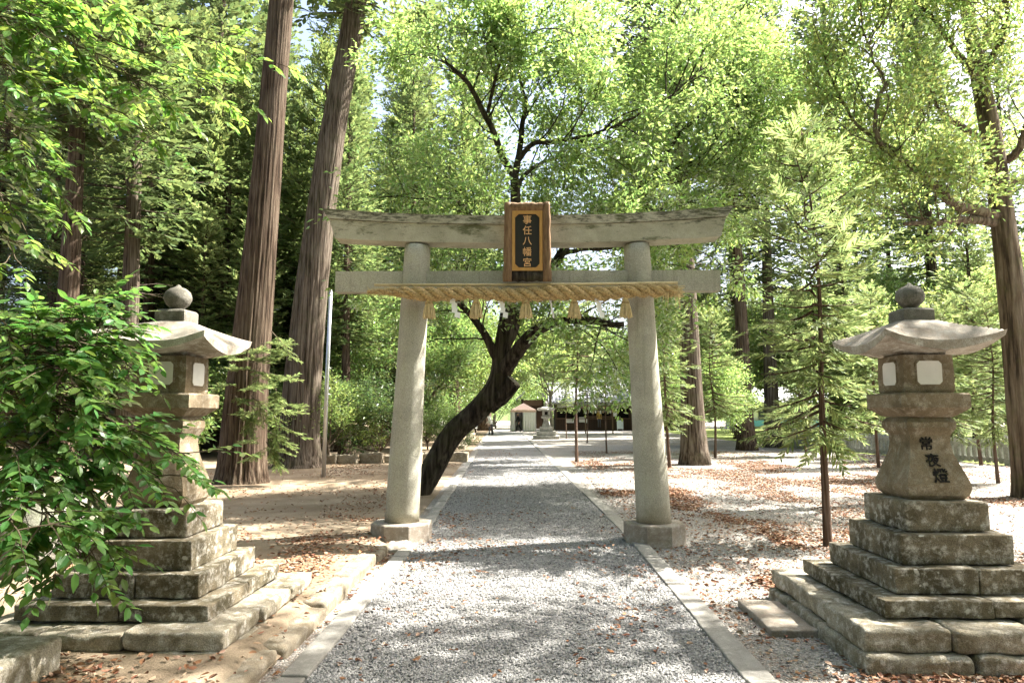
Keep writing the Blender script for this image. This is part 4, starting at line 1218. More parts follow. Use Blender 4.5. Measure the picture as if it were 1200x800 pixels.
put('bush', -3.1, 27.5, .55, 'low light green bush by the path behind the leaning trunk', mat=M['broad_leaf'])
put('bush', -4.3, 30.5, .8, 'mid green bush between the camellia and the path', mat=M['broad_leaf'])

# bright broadleaf trees on both sides farther up the path
LBL = ['spreading green tree right behind the camellia bush', 'taller green tree behind the thin red-brown cedar', 'yellow-green spreading tree halfway up the path, behind the leaning trunk',
       'green tree in the wood behind the yellow-green spreading tree', 'tall yellow-green tree beside the path near the bench', 'tall green tree at the far back of the left wood']
for (x, y, k, s, m) in ((-5.6, 31, 'broad2', .95, 'broad_leaf'), (-8.0, 37, 'broad1', 1.0, 'broad_leaf'), (-6.2, 44, 'broad2', 1.15, 'maple_leaf'), (-10, 48, 'broad1', 1.2, 'broad_leaf'), (-7.5, 57, 'broad3', .85, 'maple_leaf'), (-13.5, 62, 'broad3', 1.0, 'broad_leaf')):
    put(k, x, y, s, LBL.pop(0), 'broadleaf trees left of the path', M[m])
bg = 'big pale green tree behind the shrine buildings'
for (x, y, k, s, m) in ((-4, 88, 'broad3', 1.1, 'maple_leaf'), (4, 94, 'broad3', 1.2, 'broad_leaf'), (12, 90, 'broad3', 1.1, 'maple_leaf'), (21, 92, 'broad3', 1.25, 'broad_leaf'), (-13, 90, 'broad3', 1.2, 'broad_leaf'), (30, 88, 'broad3', 1.2, 'broad_leaf'), (-24, 80, 'broad3', 1.3, 'broad_leaf'), (-36, 72, 'broad3', 1.3, 'broad_leaf')):
    put(k, x, y, s, bg, 'trees behind the shrine buildings', M[m])

# right side
c1 = on_ground(814, 544)
put('tall1', c1[0], c1[1], 1.0, 'stout cedar with low feathery branches just right of the gate', None, bark=M['cedar_bark_grey'], sz=.92)
put('tall1', 9.9, 31.0, .92, 'straight reddish cedar standing before the concrete fence', 'cedars by the fence')
put('tall2', 12.0, 33.6, 1.12, 'grey cedar with a broad foot at the end of the concrete fence', 'cedars by the fence', bark=M['cedar_bark_grey'])
rt = 'tall cedar standing beyond the yard on the right'
for (x, y, k, s) in ((7.0, 40, 'tall1', .95), (14.0, 45, 'tall2', 1.0), (19, 41, 'tall1', .95), (24.5, 50, 'tall2', 1.0), (31, 58, 'tall1', 1.0), (10.5, 60, 'tall1', 1.0), (16.5, 36.5, 'tall1', 1.1), (22.5, 37.5, 'tall2', 1.2), (27, 45, 'tall1', 1.25), (34, 47, 'tall2', 1.3), (13, 68, 'tall2', 1.3)):
    put(k, x, y, s, rt, 'tall cedars beyond the yard')
put('young1', *on_ground(970, 640)[:2], .95, 'feathery young cedar with thin bare stem beside the lettered lantern', 'young cedars in the yard')
for (u, v, k, s, yc) in ((1112, 560, 'young2', 1.02, 'young cedar right behind the lettered lantern, before the fence'), (1170, 566, 'young1', .78, 'young cedar with thin dark stem between the lettered lantern and the camphor trunk'),
                         (1030, 548, 'young1', .95, 'young cedar showing left of the lettered lantern, behind the bare-stemmed one'), (1062, 540, 'young2', 1.1, 'young cedar close to the fence, behind the lettered lantern finial'),
                         (1150, 545, 'young1', 1.0, 'young cedar against the fence beside the camphor trunk'), (945, 535, 'young2', 1.05, 'young cedar beside the end of the fence and the grey cedar')):
    p = on_ground(u, v); put(k, p[0], p[1], s, yc, 'young cedars in the yard')
p = on_ground(785, 548); put('young1', p[0], p[1], 1.0, 'young cedar with thin stem just right of the right gate post', 'young cedars in the yard')
p = on_ground(838, 536); put('young2', p[0], p[1], 1.25, 'young cedar between the stout cedar and the reddish cedar', 'young cedars in the yard')
for (u, v, s, lab) in ((676, 541, 1.35, 'tallest slender sapling standing in the gravel beyond the gate'), (711, 531, .92, 'slender sapling nearest behind the tallest sapling, towards the right post'), (688, 519, 1.0, 'slender sapling standing before the stall'), (664, 514, .9, 'small drooping sapling beside the pale far lantern')):
    p = on_ground(u, v); put('sap1', p[0], p[1], s, lab, 'slender saplings beyond the gate')
p = on_ground(647, 508)
put('broad3', p[0], p[1], .8, 'pale-trunked tree right behind the far stone lantern', mat=M['maple_leaf'])
LBR = ['small bright tree standing close behind the stout cedar', 'yellow-green tree just past the fence end, behind the grey cedar', 'yellow-green tree on the lawn right behind the fence', 'green tree in the middle of the lawn beyond the fence',
       'tall olive-green tree on the lawn, far behind the camphor trunk', 'green tree between the worship hall and the lawn', 'tall green tree at the far edge of the lawn', 'tall yellow-green tree before the white house', 'tall green tree beside the white house']
for (x, y, k, s, m) in ((6.6, 27.5, 'broad2', .55, 'cherry_leaf'), (15.5, 38, 'broad1', 1.0, 'maple_leaf'), (20.5, 33, 'broad2', 1.1, 'camphor_leaf'), (23, 44, 'broad1', 1.2, 'broad_leaf'), (29, 40, 'broad3', .9, 'camphor_leaf'), (12.5, 52, 'broad1', 1.2, 'broad_leaf'), (36, 52, 'broad3', 1.1, 'broad_leaf'), (18, 60, 'broad3', 1.0, 'maple_leaf'), (27, 66, 'broad3', 1.1, 'broad_leaf')):
    put(k, x, y, s, LBR.pop(0), 'broadleaf trees in the grounds on the right', M[m])
SHADE_ROT = 4.5
# trees out of frame to the right whose shade falls on the path
sh = 'broadleaf tree shading the yard beside the path'
for (x, y, k, s) in ((10.5, 4.5, "shade", .95),):
    put(k, x, y, s, sh, sz=1.65).rotation_euler = (0, 0, SHADE_ROT)

# unseen trees added behind and beside the viewer to cut the sky fill
for (x, y, k, s) in ((-9, -4, 'tall1', 1.0), (-4, -9, 'tall2', 1.0), (3.5, -8, 'tall1', .95), (9, -5, 'tall2', 1.0), (-12, 3, 'tall2', 1.0), (-13, 10, 'tall1', 1.0)):
    put(k, x, y, s, 'unseen tall cedar added to the grove on the near side to cut sky light', 'unseen cedars added on the near side of the lanterns')
for (x, y, k, s) in ((-11, -3, 'broad3', 1.0), (-6, -9, 'broad3', 1.1), (1, -12, 'broad3', 1.1), (7, -10, 'broad3', 1.1), (12, -6, 'broad3', 1.0), (-15, -1, 'broad3', 1.1), (-6.5, -2.5, 'broad1', 1.0), (0, -6, 'broad1', 1.1), (6.5, -4, 'broad1', 1.0)):
    put(k, x, y, s, 'unseen broadleaf tree added to the grove on the near side to cut sky light', 'unseen broadleaf trees added on the near side of the lanterns')

for (x, y, s, lab) in ((-5.0, 69, 1.5, 'broad green bush behind the tent, left of the path'), (-8.5, 66, 1.7, 'broad green bush behind the bench'), (-3.2, 76, 1.7, 'tall green bush close behind the tent'), (-6.5, 78, 2.0, 'tallest green bush far behind the bench'), (1.5, 79, 1.8, 'tall green bush between tent and pavilion')):
    put('bush', x, y, s, lab, 'bushes behind the tent', mat=M['broad_leaf'])

for (x, y, k, s, m, lab) in ((17.8, 27.5, 'mid2', .85, 'cedar_young', 'bushy light cedar on the lawn just behind the fence'), (22.5, 28, 'mid2', 1.0, 'cedar_leaf', 'bushy dark cedar on the lawn behind the camphor trunk'),
                             (14.8, 31.5, 'mid2', .8, 'cedar_young', 'bushy light cedar behind the fence, nearest the grey cedar'), (26.5, 33, 'mid1', .9, 'cedar_leaf', 'tall bushy cedar on the lawn beyond the camphor tree'), (8.4, 35, 'mid1', .8, 'cedar_young', 'tall bushy cedar between the stout cedar and the reddish cedar')):
    put(k, x, y, s, lab, 'bushy cedars on the right', M[m])
# ------------------------------------------------------------------ characters painted on the lettered lantern
zb = .977
prof_z = [.11, .17, .25, .33, .41, .46]; prof_h = [.238, .218, .19, .162, .150, .155]
for ch, dz, sz, dx in (('常', .405, .105, -.035), ('夜', .285, .105, -.01), ('燈', .175, .115, .02)):
    h = np.interp(dz, prof_z, prof_h); sl = (np.interp(dz - .04, prof_z, prof_h) - np.interp(dz + .04, prof_z, prof_h)) / .08
    o = obj('character', text_mesh(ch, sz, .004, M['ink'], .0015), [c for c in rl.children if c.name.startswith('shaft')][0], (RL[0] + dx, RL[1] - h - .004, zb + dz))
    o.rotation_euler = (math.pi / 2 - math.atan(sl), 0, 0)

# ------------------------------------------------------------------ metal pole, low edging behind, fence
p = on_ground(379, 560)
gg = Geo(); tube(gg, [(p[0], p[1], -.2), (p[0] + .02, p[1], 2.4), (p[0] + .05, p[1], 4.75)], [.05, .05, .048], 14)
tube(gg, [(p[0] + .05, p[1], 4.75), (p[0] + .05, p[1], 4.80)], [.055, .02], 14)
tag(obj('metal_pole', gg.mesh('metal_pole', M['metal'], True)), 'thin bare galvanised metal pole standing in the earth by the giant cedars', 'pole')
er = empty('stone_edging', (-4.5, 21.3, 0), 'low row of pale rough stones in front of the camellia bush', 'edging')
x = -7.4; k = 0
while x < -2.1:
    w = rnd.uniform(.38, .8)
    yy = 21.6 + .28 * (x + 7.4) + rnd.uniform(-.06, .06)
    wpart('edging_stone', rough_block(Geo(), x, x + w - .03, yy, yy + .34, -.05, rnd.uniform(.26, .38), .06, .04, 60 + k, 6, 3), M['edge'], er, None, True)
    x += w; k += 1
er2 = empty('stone_edging', (-3.4, 40, 0), 'far low stone edging running along the path beyond the leaning tree', 'edging')
for k in range(16):
    yy = 31 + k * 1.25; xx_ = float(path_x(yy)) - 2.0 - .02 * k
    wpart('edging_stone', rough_block(Geo(), xx_ - .3, xx_, yy, yy + 1.2, -.05, .2 + rnd.uniform(0, .08), .05, .03, 90 + k, 5, 3), M['edge'], er2, None, True)

fr = empty('concrete_fence', (14, 27, 0), 'low grey concrete picket fence along the far edge of the yard', 'fence')
A, B = np.array([12.7, 33.0]), np.array([16.4, 16.0]); L = np.linalg.norm(B - A); d = (B - A) / L; nrm2 = np.array([-d[1], d[0]])
def fbox(t0, t1, w, z0, z1):
    gg = Geo(); v = []
    for z in (z0, z1):
        for (t, s) in ((t0, -w), (t1, -w), (t1, w), (t0, w)):
            q = A + d * t + nrm2 * s; v.append((q[0], q[1], z))
    gg.add(v, [(3, 2, 1, 0), (4, 5, 6, 7), (0, 1, 5, 4), (1, 2, 6, 5), (2, 3, 7, 6), (3, 0, 4, 7)]); return gg
t = 0; k = 0
while t < L:
    if k % 8 == 0: wpart('fence_post', fbox(t, t + .17, .085, -.1, .93), M['fence'], fr)
    else: wpart('picket', fbox(t + .02, t + .13, .05, .04, .80), M['fence'], fr)
    t += .235; k += 1
for z0, z1 in ((.10, .22), (.58, .69)): wpart('rail', fbox(0, L, .032, z0, z1), M['fence'], fr)

# ------------------------------------------------------------------ far lantern, tent, people, shrine buildings
p = on_ground(640, 514); lx, ly = p[0], p[1]
fl = empty('stone_lantern', (lx, ly, 0), 'pale stone lantern far up the path, in front of the white tent', 'lantern')
tier = [(.85, -.05, .22), (.62, .224, .5), (.42, .503, .78)]
for h, z0, z1 in tier: wpart('step_stone', frustum(Geo(), lx, ly, [(h, z0), (h, z1 - .02), (h - .02, z1)], .01, 3), M['far_stone'], fl)
wpart('shaft', frustum(Geo(), lx, ly, [(.27, .784), (.22, .95), (.16, 1.15), (.18, 1.3), (.3, 1.34), (.32, 1.46)], .005, 2), M['far_stone'], fl)
wpart('fire_box', frustum(Geo(), lx, ly, [(.22, 1.463), (.24, 1.5), (.24, 1.82)], .003, 2), M['far_stone'], fl)
gg = Geo(); box(gg, lx - .1, lx + .1, ly - .245, ly - .235, 1.55, 1.76); wpart('window', gg, M['opening_shade'], fl)  # dark slab on the solid box; the hole's shade is its colour
wpart('roof', lantern_roof(Geo(), lx, ly, 1.80, .56, 5), M['far_stone'], fl, None, True)
gg = Geo(); tube(gg, [(lx, ly, 2.08 + q) for q in (0, .08, .1, .18, .28, .36)], [.14, .14, .07, .12, .08, .01], 14); wpart('finial', gg, M['far_stone'], fl, None, True)

def X66(u, Y): return float(at(u, 485, Y)[0])
tx, ty = X66(613.5, 64), 64.0
tn = empty('canopy_tent', (tx, ty, 0), 'small white-walled canopy tent beside the far lantern', 'tent')
hw = 1.12
for sx in (-1, 1):
    for sy in (-1, 1):
        gg = Geo(); tube(gg, [(tx + sx * hw, ty + sy * hw, 0), (tx + sx * hw, ty + sy * hw, 1.95)], [.03, .03], 8); wpart('pole', gg, M['metal'], tn)
gg = Geo()
gg.add([(tx - hw - .05, ty - hw - .05, 1.78), (tx + hw + .05, ty - hw - .05, 1.78), (tx + hw + .05, ty + hw + .05, 1.78), (tx - hw - .05, ty + hw + .05, 1.78),
        (tx - hw - .05, ty - hw - .05, 1.98), (tx + hw + .05, ty - hw - .05, 1.98), (tx + hw + .05, ty + hw + .05, 1.98), (tx - hw - .05, ty + hw + .05, 1.98), (tx, ty, 2.62)],
       [(0, 1, 5, 4), (1, 2, 6, 5), (2, 3, 7, 6), (3, 0, 4, 7)])
gg.f.setdefault(3, []).append(np.array([[4, 5, 8], [5, 6, 8], [6, 7, 8], [7, 4, 8]]))
wpart('canopy', gg, M['tent_top'], tn)
def drape(x0, y0, x1, y1, z0, z1, n=40, amp=.05):
    gg = Geo(); v = []
    for i in range(n + 1):
        t = i / n; q = amp * math.sin(t * 31) ; ex, ey = (y1 - y0), -(x1 - x0); l = math.hypot(ex, ey)
        for z, a in ((z0, 1.0), (z1, .15)): v.append((x0 + (x1 - x0) * t + ex / l * q * a, y0 + (y1 - y0) * t + ey / l * q * a, z))
    gg.add(v, [(2 * i, 2 * i + 2, 2 * i + 3, 2 * i + 1) for i in range(n)]); return gg
wpart('side_curtain', drape(tx - hw, ty + hw, tx + hw, ty + hw, .03, 1.9), M['tent_cloth'], tn)
wpart('side_curtain', drape(tx - hw, ty - hw, tx - hw, ty + hw, .03, 1.9), M['tent_cloth'], tn)
wpart('side_curtain', drape(tx + hw, ty - hw, tx + hw, ty + hw, .03, 1.9), M['tent_cloth'], tn)
wpart('side_curtain', drape(tx - .05, ty - hw, tx + hw, ty - hw, .03, 1.8, 24), M['tent_cloth'], tn)
wpart('side_curtain', drape(tx - hw - .1, ty - hw, tx - hw + .35, ty - hw, .03, 1.8, 10), M['tent_cloth'], tn)

def person(loc, rz, label, top, legs, stride, arm=.1, lean=0.0, bow=0.0, hair=True):
    """one continuous skinned figure; x is the walking direction"""
    J = {'pelvis': (0, 0, .92), 'waist': (lean * .2, 0, 1.06), 'chest': (lean * .5, 0, 1.28), 'neck': (lean * .75 + bow * .3, 0, 1.43), 'head0': (lean * .85 + bow * .5, 0, 1.50), 'head1': (lean * .95 + bow, 0, 1.63)}
    E = [('pelvis', 'waist'), ('waist', 'chest'), ('chest', 'neck'), ('neck', 'head0'), ('head0', 'head1')]
    Rr = {'pelvis': (.15, .115), 'waist': (.135, .10), 'chest': (.165, .115), 'neck': (.055, .055), 'head0': (.075, .085), 'head1': (.085, .095)}
    for s, n in ((1, 'l'), (-1, 'r')):
        st = stride * s
        J['hip' + n] = (0, s * .09, .86); J['knee' + n] = (st * .55 + .03, s * .095, .48); J['ank' + n] = (st - .03, s * .09, .09 + max(0, -st) * .18); J['toe' + n] = (st + .14, s * .1, .035 + max(0, -st) * .05)
        J['sh' + n] = (lean * .62, s * .17, 1.37); J['elb' + n] = (lean * .5 - st * .35 - .02, s * .22, 1.10); J['wri' + n] = (lean * .5 - st * .5 + arm, s * .2, .88); J['han' + n] = (lean * .5 - st * .55 + arm * 1.25, s * .19, .79)
        E += [('pelvis', 'hip' + n), ('hip' + n, 'knee' + n), ('knee' + n, 'ank' + n), ('ank' + n, 'toe' + n), ('chest', 'sh' + n), ('sh' + n, 'elb' + n), ('elb' + n, 'wri' + n), ('wri' + n, 'han' + n)]
        Rr.update({'hip' + n: (.095, .095), 'knee' + n: (.06, .06), 'ank' + n: (.042, .042), 'toe' + n: (.035, .03), 'sh' + n: (.065, .065), 'elb' + n: (.048, .048), 'wri' + n: (.033, .033), 'han' + n: (.03, .04)})
    names = list(J); me = bpy.data.meshes.new('body')
    me.from_pydata([J[k] for k in names], [(names.index(a), names.index(b)) for a, b in E], [])
    o = bpy.data.objects.new('body', me); col.objects.link(o)
    o.modifiers.new('s', 'SKIN'); sv = me.skin_vertices[0].data
    for i, k in enumerate(names): sv[i].radius = Rr[k]; sv[i].use_root = (k == 'pelvis')
    sb = o.modifiers.new('d', 'SUBSURF'); sb.levels = 2; sb.render_levels = 2
    bpy.context.view_layer.update()
    m2 = bpy.data.meshes.new_from_object(o.evaluated_get(bpy.context.evaluated_depsgraph_get()))
    bpy.data.objects.remove(o)
    m2.materials.clear()
    for m in (top, legs, M['skin'], M['hair']): m2.materials.append(m)
    hx = J['head1'][0]
    for f in m2.polygons:
        c = f.center; f.use_smooth = True
        f.material_index = 2 if c.z > 1.44 else (2 if (c.z < .87 and abs(c.y) > .155 and c.z > .7) else (0 if c.z > .86 else 1))
        if c.z > 1.62 or (c.z > 1.46 and c.x < hx - .02): f.material_index = 3
    r = obj('person', m2, None, loc); r.rotation_euler = (0, 0, rz)
    return tag(r, label, 'person')
person((X66(608, 63.4), 62.6, 0), math.radians(195), 'person in black clothes walking in the entrance of the white tent', M['cloth_black'], M['cloth_black'], .26, .08, .08)
person((X66(575.5, 52), 52.0, 0), math.radians(150), 'person in white top and dark trousers stooping by the path', M['cloth_white'], M['cloth_grey'], .12, .25, .25, .12)
person((X66(702, 67.6), 67.55, .3), math.radians(-90), 'person in yellow standing behind the stall counter', M['cloth_yellow'], M['cloth_grey'], .02, .12)
bn = empty('bench', (X66(567, 54), 54, 0), 'low dark wooden bench beside the stooping person', 'bench')
bx_ = X66(567, 54)
gg = Geo(); box(gg, bx_ - .8, bx_ + .8, 53.8, 54.2, .42, .48); wpart('seat', gg, M['dark_wood'], bn)
for sx in (-.65, .65):
    gg = Geo(); box(gg, bx_ + sx - .05, bx_ + sx + .05, 53.83, 54.17, 0, .418); wpart('leg', gg, M['dark_wood'], bn)

def gable(g, x0, x1, y0, y1, z0, z1, over=.5, th=.14, along='x'):
    """pitched roof slab pair"""
    if along == 'x':
        ym = (y0 + y1) / 2
        P = [(y0 - over, z0), (ym, z1), (y1 + over, z0), (y1 + over, z0 - th), (ym, z1 - th), (y0 - over, z0 - th)]
        v = [(x, y, z) for x in (x0 - over, x1 + over) for (y, z) in P]
    else:
        xm = (x0 + x1) / 2
        P = [(x0 - over, z0), (xm, z1), (x1 + over, z0), (x1 + over, z0 - th), (xm, z1 - th), (x0 - over, z0 - th)]
        v = [(x, y, z) for y in (y1 + over, y0 - over) for (x, z) in P]
    g.add(v, [(0, 1, 7, 6), (1, 2, 8, 7), (2, 3, 9, 8), (3, 4, 10, 9), (4, 5, 11, 10), (5, 0, 6, 11), (0, 5, 4, 1), (1, 4, 3, 2), (6, 7, 10, 11), (7, 8, 9, 10)])
    return g
def tiles(root, roof, x0, x1, y0, y1, z0, z1, over, n, mat):
    """raised tile rolls running down both slopes"""
    ym = (y0 + y1) / 2
    for i in range(n):
        x = x0 - over + (x1 - x0 + 2 * over) * (i + .5) / n
        gg = Geo(); tube(gg, [(x, y0 - over - .02, z0 + .03), (x, ym, z1 + .03)], [.07, .07], 6); wpart('tile_roll', gg, mat, root, roof)
    gg = Geo(); tube(gg, [(x0 - over, ym, z1 + .08), (x1 + over, ym, z1 + .08)], [.17, .17], 8); wpart('ridge', gg, mat, root, roof)

# office with stall
ox0, ox1, oy0, oy1 = X66(652, 68), X66(738, 68), 68.0, 74.0
of = empty('shrine_office', ((ox0 + ox1) / 2, oy0, 0), 'long dark timber shrine office with tiled eaves and open stall windows', 'building')
gg = Geo(); box(gg, ox0, ox1, oy0 + .5, oy1, 0, 2.75); wpart('wall', gg, M['opening_shade'], of)  # solid box, its near-black colour painted as the unlit inside of the stall
n = int((ox1 - ox0) / .23)
for i in range(n):
    x = ox0 + (ox1 - ox0) * i / n; gg = Geo(); box(gg, x + .01, x + (ox1 - ox0) / n - .01, oy0 + .02, oy0 + .06, .02, 1.12); wpart('plank', gg, M['dark_wood'], of)
gg = Geo(); box(gg, ox0, ox1, oy0 - .25, oy0 + .3, 1.13, 1.2); wpart('counter', gg, M['mid_wood'], of)
gg = Geo(); box(gg, ox0, ox1, oy0 + .1, oy0 + .3, 2.25, 2.6); wpart('beam', gg, M['render_white'], of)
for i in range(5):
    x = ox0 + (ox1 - ox0) * i / 4; gg = Geo(); box(gg, x - .09, x + .09, oy0 - .05, oy0 + .13, 0, 2.7); wpart('post', gg, M['dark_wood'], of)
rf = wpart('roof', gable(Geo(), ox0, ox1, oy0, oy1, 2.75, 4.6, .8), M['tile'], of)
tiles(of, rf, ox0, ox1, oy0, oy1, 2.75, 4.6, .8, 26, M['tile'])
for u0, z0, w, h in ((666, .75, .5, .42), (671.5, .75, .5, .45), (682, .8, .55, .5), (687, .75, .3, .4), (721, 1.35, .4, .6)):
    x = X66(u0, 67.7); gg = Geo(); box(gg, x - w / 2, x + w / 2, oy0 - .03, oy0 - .015, z0, z0 + h); wpart('notice_paper', gg, M['paper'], of)
# hall on the right with hanging paper strips
hx0, hx1, hy0, hy1 = X66(741, 67), X66(800, 67), 67.0, 75.0
hl = empty('worship_hall', ((hx0 + hx1) / 2, hy0, 0), 'dark timber worship hall with hanging paper strips over its entrance', 'building')
gg = Geo(); box(gg, hx0, hx1, hy0 + 1.0, hy1, 0, 3.0); wpart('wall', gg, M['opening_shade'], hl)  # solid box coloured near-black for the shade within the entrance
for i in range(4):
    x = hx0 + (hx1 - hx0) * i / 3; gg = Geo(); box(gg, x - .12, x + .12, hy0, hy0 + .24, 0, 2.9); wpart('post', gg, M['dark_wood'], hl)
gg = Geo(); box(gg, hx0, hx1, hy0 + .05, hy0 + .2, 2.35, 2.6); wpart('beam', gg, M['mid_wood'], hl)
for i in range(14):
    x = hx0 + .3 + i * .33; gg = Geo(); box(gg, x, x + .17, hy0 + .02, hy0 + .03, 1.95 + .08 * (i % 2), 2.345); wpart('paper_strip', gg, M['paper'], hl)
rf = wpart('roof', gable(Geo(), hx0, hx1, hy0, hy1, 3.0, 5.0, .9), M['tile'], hl); tiles(hl, rf, hx0, hx1, hy0, hy1, 3.0, 5.0, .9, 18, M['tile'])
# main hall roof behind
mx0, mx1 = X66(690, 84), X66(800, 84)
mh = empty('main_hall', ((mx0 + mx1) / 2, 84, 0), 'tall hall with a broad pale roof behind the worship hall', 'building')
gg = Geo(); box(gg, mx0, mx1, 84, 94, 0, 4.4); wpart('wall', gg, M['dark_wood'], mh)
rf = wpart('roof', gable(Geo(), mx0, mx1, 84, 94, 4.4, 7.6, 1.0), M['roof_pale'], mh); tiles(mh, rf, mx0, mx1, 84, 94, 4.4, 7.6, 1.0, 20, M['roof_pale'])
# small pavilion behind the tent
vx0, vx1 = X66(612, 73), X66(636, 73)
pv = empty('pavilion', ((vx0 + vx1) / 2, 73, 0), 'small timber pavilion with a pale gable roof behind the tent', 'building')
for sx in (vx0, vx1):
    for sy in (73, 76): gg = Geo(); box(gg, sx - .1, sx + .1, sy - .1, sy + .1, 0, 3.2); wpart('post', gg, M['dark_wood'], pv)
gg = Geo(); box(gg, vx0, vx1, 75.8, 75.95, 0, 3.1); wpart('wall', gg, M['dark_wood'], pv)
gg = Geo(); box(gg, vx0, vx1, 73.0, 73.1, 2.5, 3.1); wpart('slat_screen', gg, M['mid_wood'], pv)
wpart('roof', gable(Geo(), vx0, vx1, 73, 76, 3.2, 4.7, .7, along='y'), M['roof_pale'], pv)
# votive rack and notice board
kx0, kx1 = X66(684, 57), X66(720, 57)
er_ = empty('votive_rack', ((kx0 + kx1) / 2, 57, 0), 'wooden rack hung with small votive plaques before the office', 'rack')
for x in (kx0 + .15, kx1 - .15): gg = Geo(); box(gg, x - .05, x + .05, 56.95, 57.05, 0, 2.1); wpart('post', gg, M['mid_wood'], er_)
for z in (1.35, 1.95): gg = Geo(); box(gg, kx0, kx1, 56.96, 57.04, z, z + .07); wpart('rail', gg, M['mid_wood'], er_)
wpart('roof', gable(Geo(), kx0, kx1, 56.8, 57.2, 2.12, 2.32, .2, .05), M['mid_wood'], er_)
for i in range(12):
    x = kx0 + .1 + i * (kx1 - kx0 - .3) / 11; gg = Geo(); box(gg, x, x + .13, 56.92, 56.94, 1.62 + .06 * (i % 3), 1.9); wpart('votive_plaque', gg, M['bamboo'] if i % 2 else M['paper'], er_)
sx_ = X66(726.5, 62)
sb = empty('notice_board', (sx_, 62, 0), 'pale blue standing notice board in front of the dark hall entrance', 'sign')
gg = Geo(); box(gg, sx_ - .28, sx_ + .28, 61.97, 62.0, .28, 1.05); wpart('board', gg, M['board_blue'], sb)
for s in (-.24, .24): gg = Geo(); tube(gg, [(sx_ + s, 62.01, 0), (sx_ + s, 62.01, 1.1)], [.02, .02], 6); wpart('leg', gg, M['metal'], sb)
# house beyond the fence
hx = 28.5
wh = empty('white_house', (hx, 74, 0), 'low white house with blue sheeting, far beyond the concrete fence', 'building')
gg = Geo(); box(gg, hx - 5, hx + 6, 74, 81, 0, 2.9); wpart('wall', gg, M['render_white'], wh)
wpart('roof', gable(Geo(), hx - 5, hx + 6, 74, 81, 2.9, 4.6, .5), M['tile'], wh)
for i in range(3): gg = Geo(); box(gg, hx - 3.5 + i * 3.2, hx - 2 + i * 3.2, 73.95, 73.99, 1.0, 2.1); wpart('window', gg, M['glass'], wh)
gg = Geo(); box(gg, hx - 4.6, hx + 5.5, 73.5, 73.8, .3, .95); wpart('blue_sheet', gg, M['blue'], wh)

# far wooded hills
def ridge(name, y0, y1, h, seed, mat, sx=0):
    xs = np.linspace(-260, 260, 190); ys = np.linspace(y0, y1, 60)
    X, Y = np.meshgrid(xs, ys)
    t = (Y - y0) / (y1 - y0)
    prof = h * (.62 + .38 * np.vectorize(lambda q: mnoise.noise(Vector((q * .011 + seed, seed, 0))))(X))
    bump = np.vectorize(lambda a, b: mnoise.noise(Vector((a * .22, b * .22, seed))) * 2.2 + mnoise.noise(Vector((a * .6, b * .6, seed))) * 1.1)(X, Y)
    Z = smooth(0, .8, t) * prof + bump * smooth(0, .1, t) - .5
    v = np.stack([X + sx, Y, Z], -1).reshape(-1, 3); nx = len(xs); i = np.arange(len(ys) - 1)[:, None] * nx + np.arange(nx - 1)[None, :]
    return tag(obj(name, Geo().add(v, np.stack([i, i + 1, i + nx + 1, i + nx], -1).reshape(-1, 4)).mesh(name, mat, False)), kind='structure')
M['hill'] = plain('wooded_hill', (.10, .14, .05), .95, .1, 0, .5, .35)
ridge('hill', 150, 300, 46, 2.3, M['hill'])
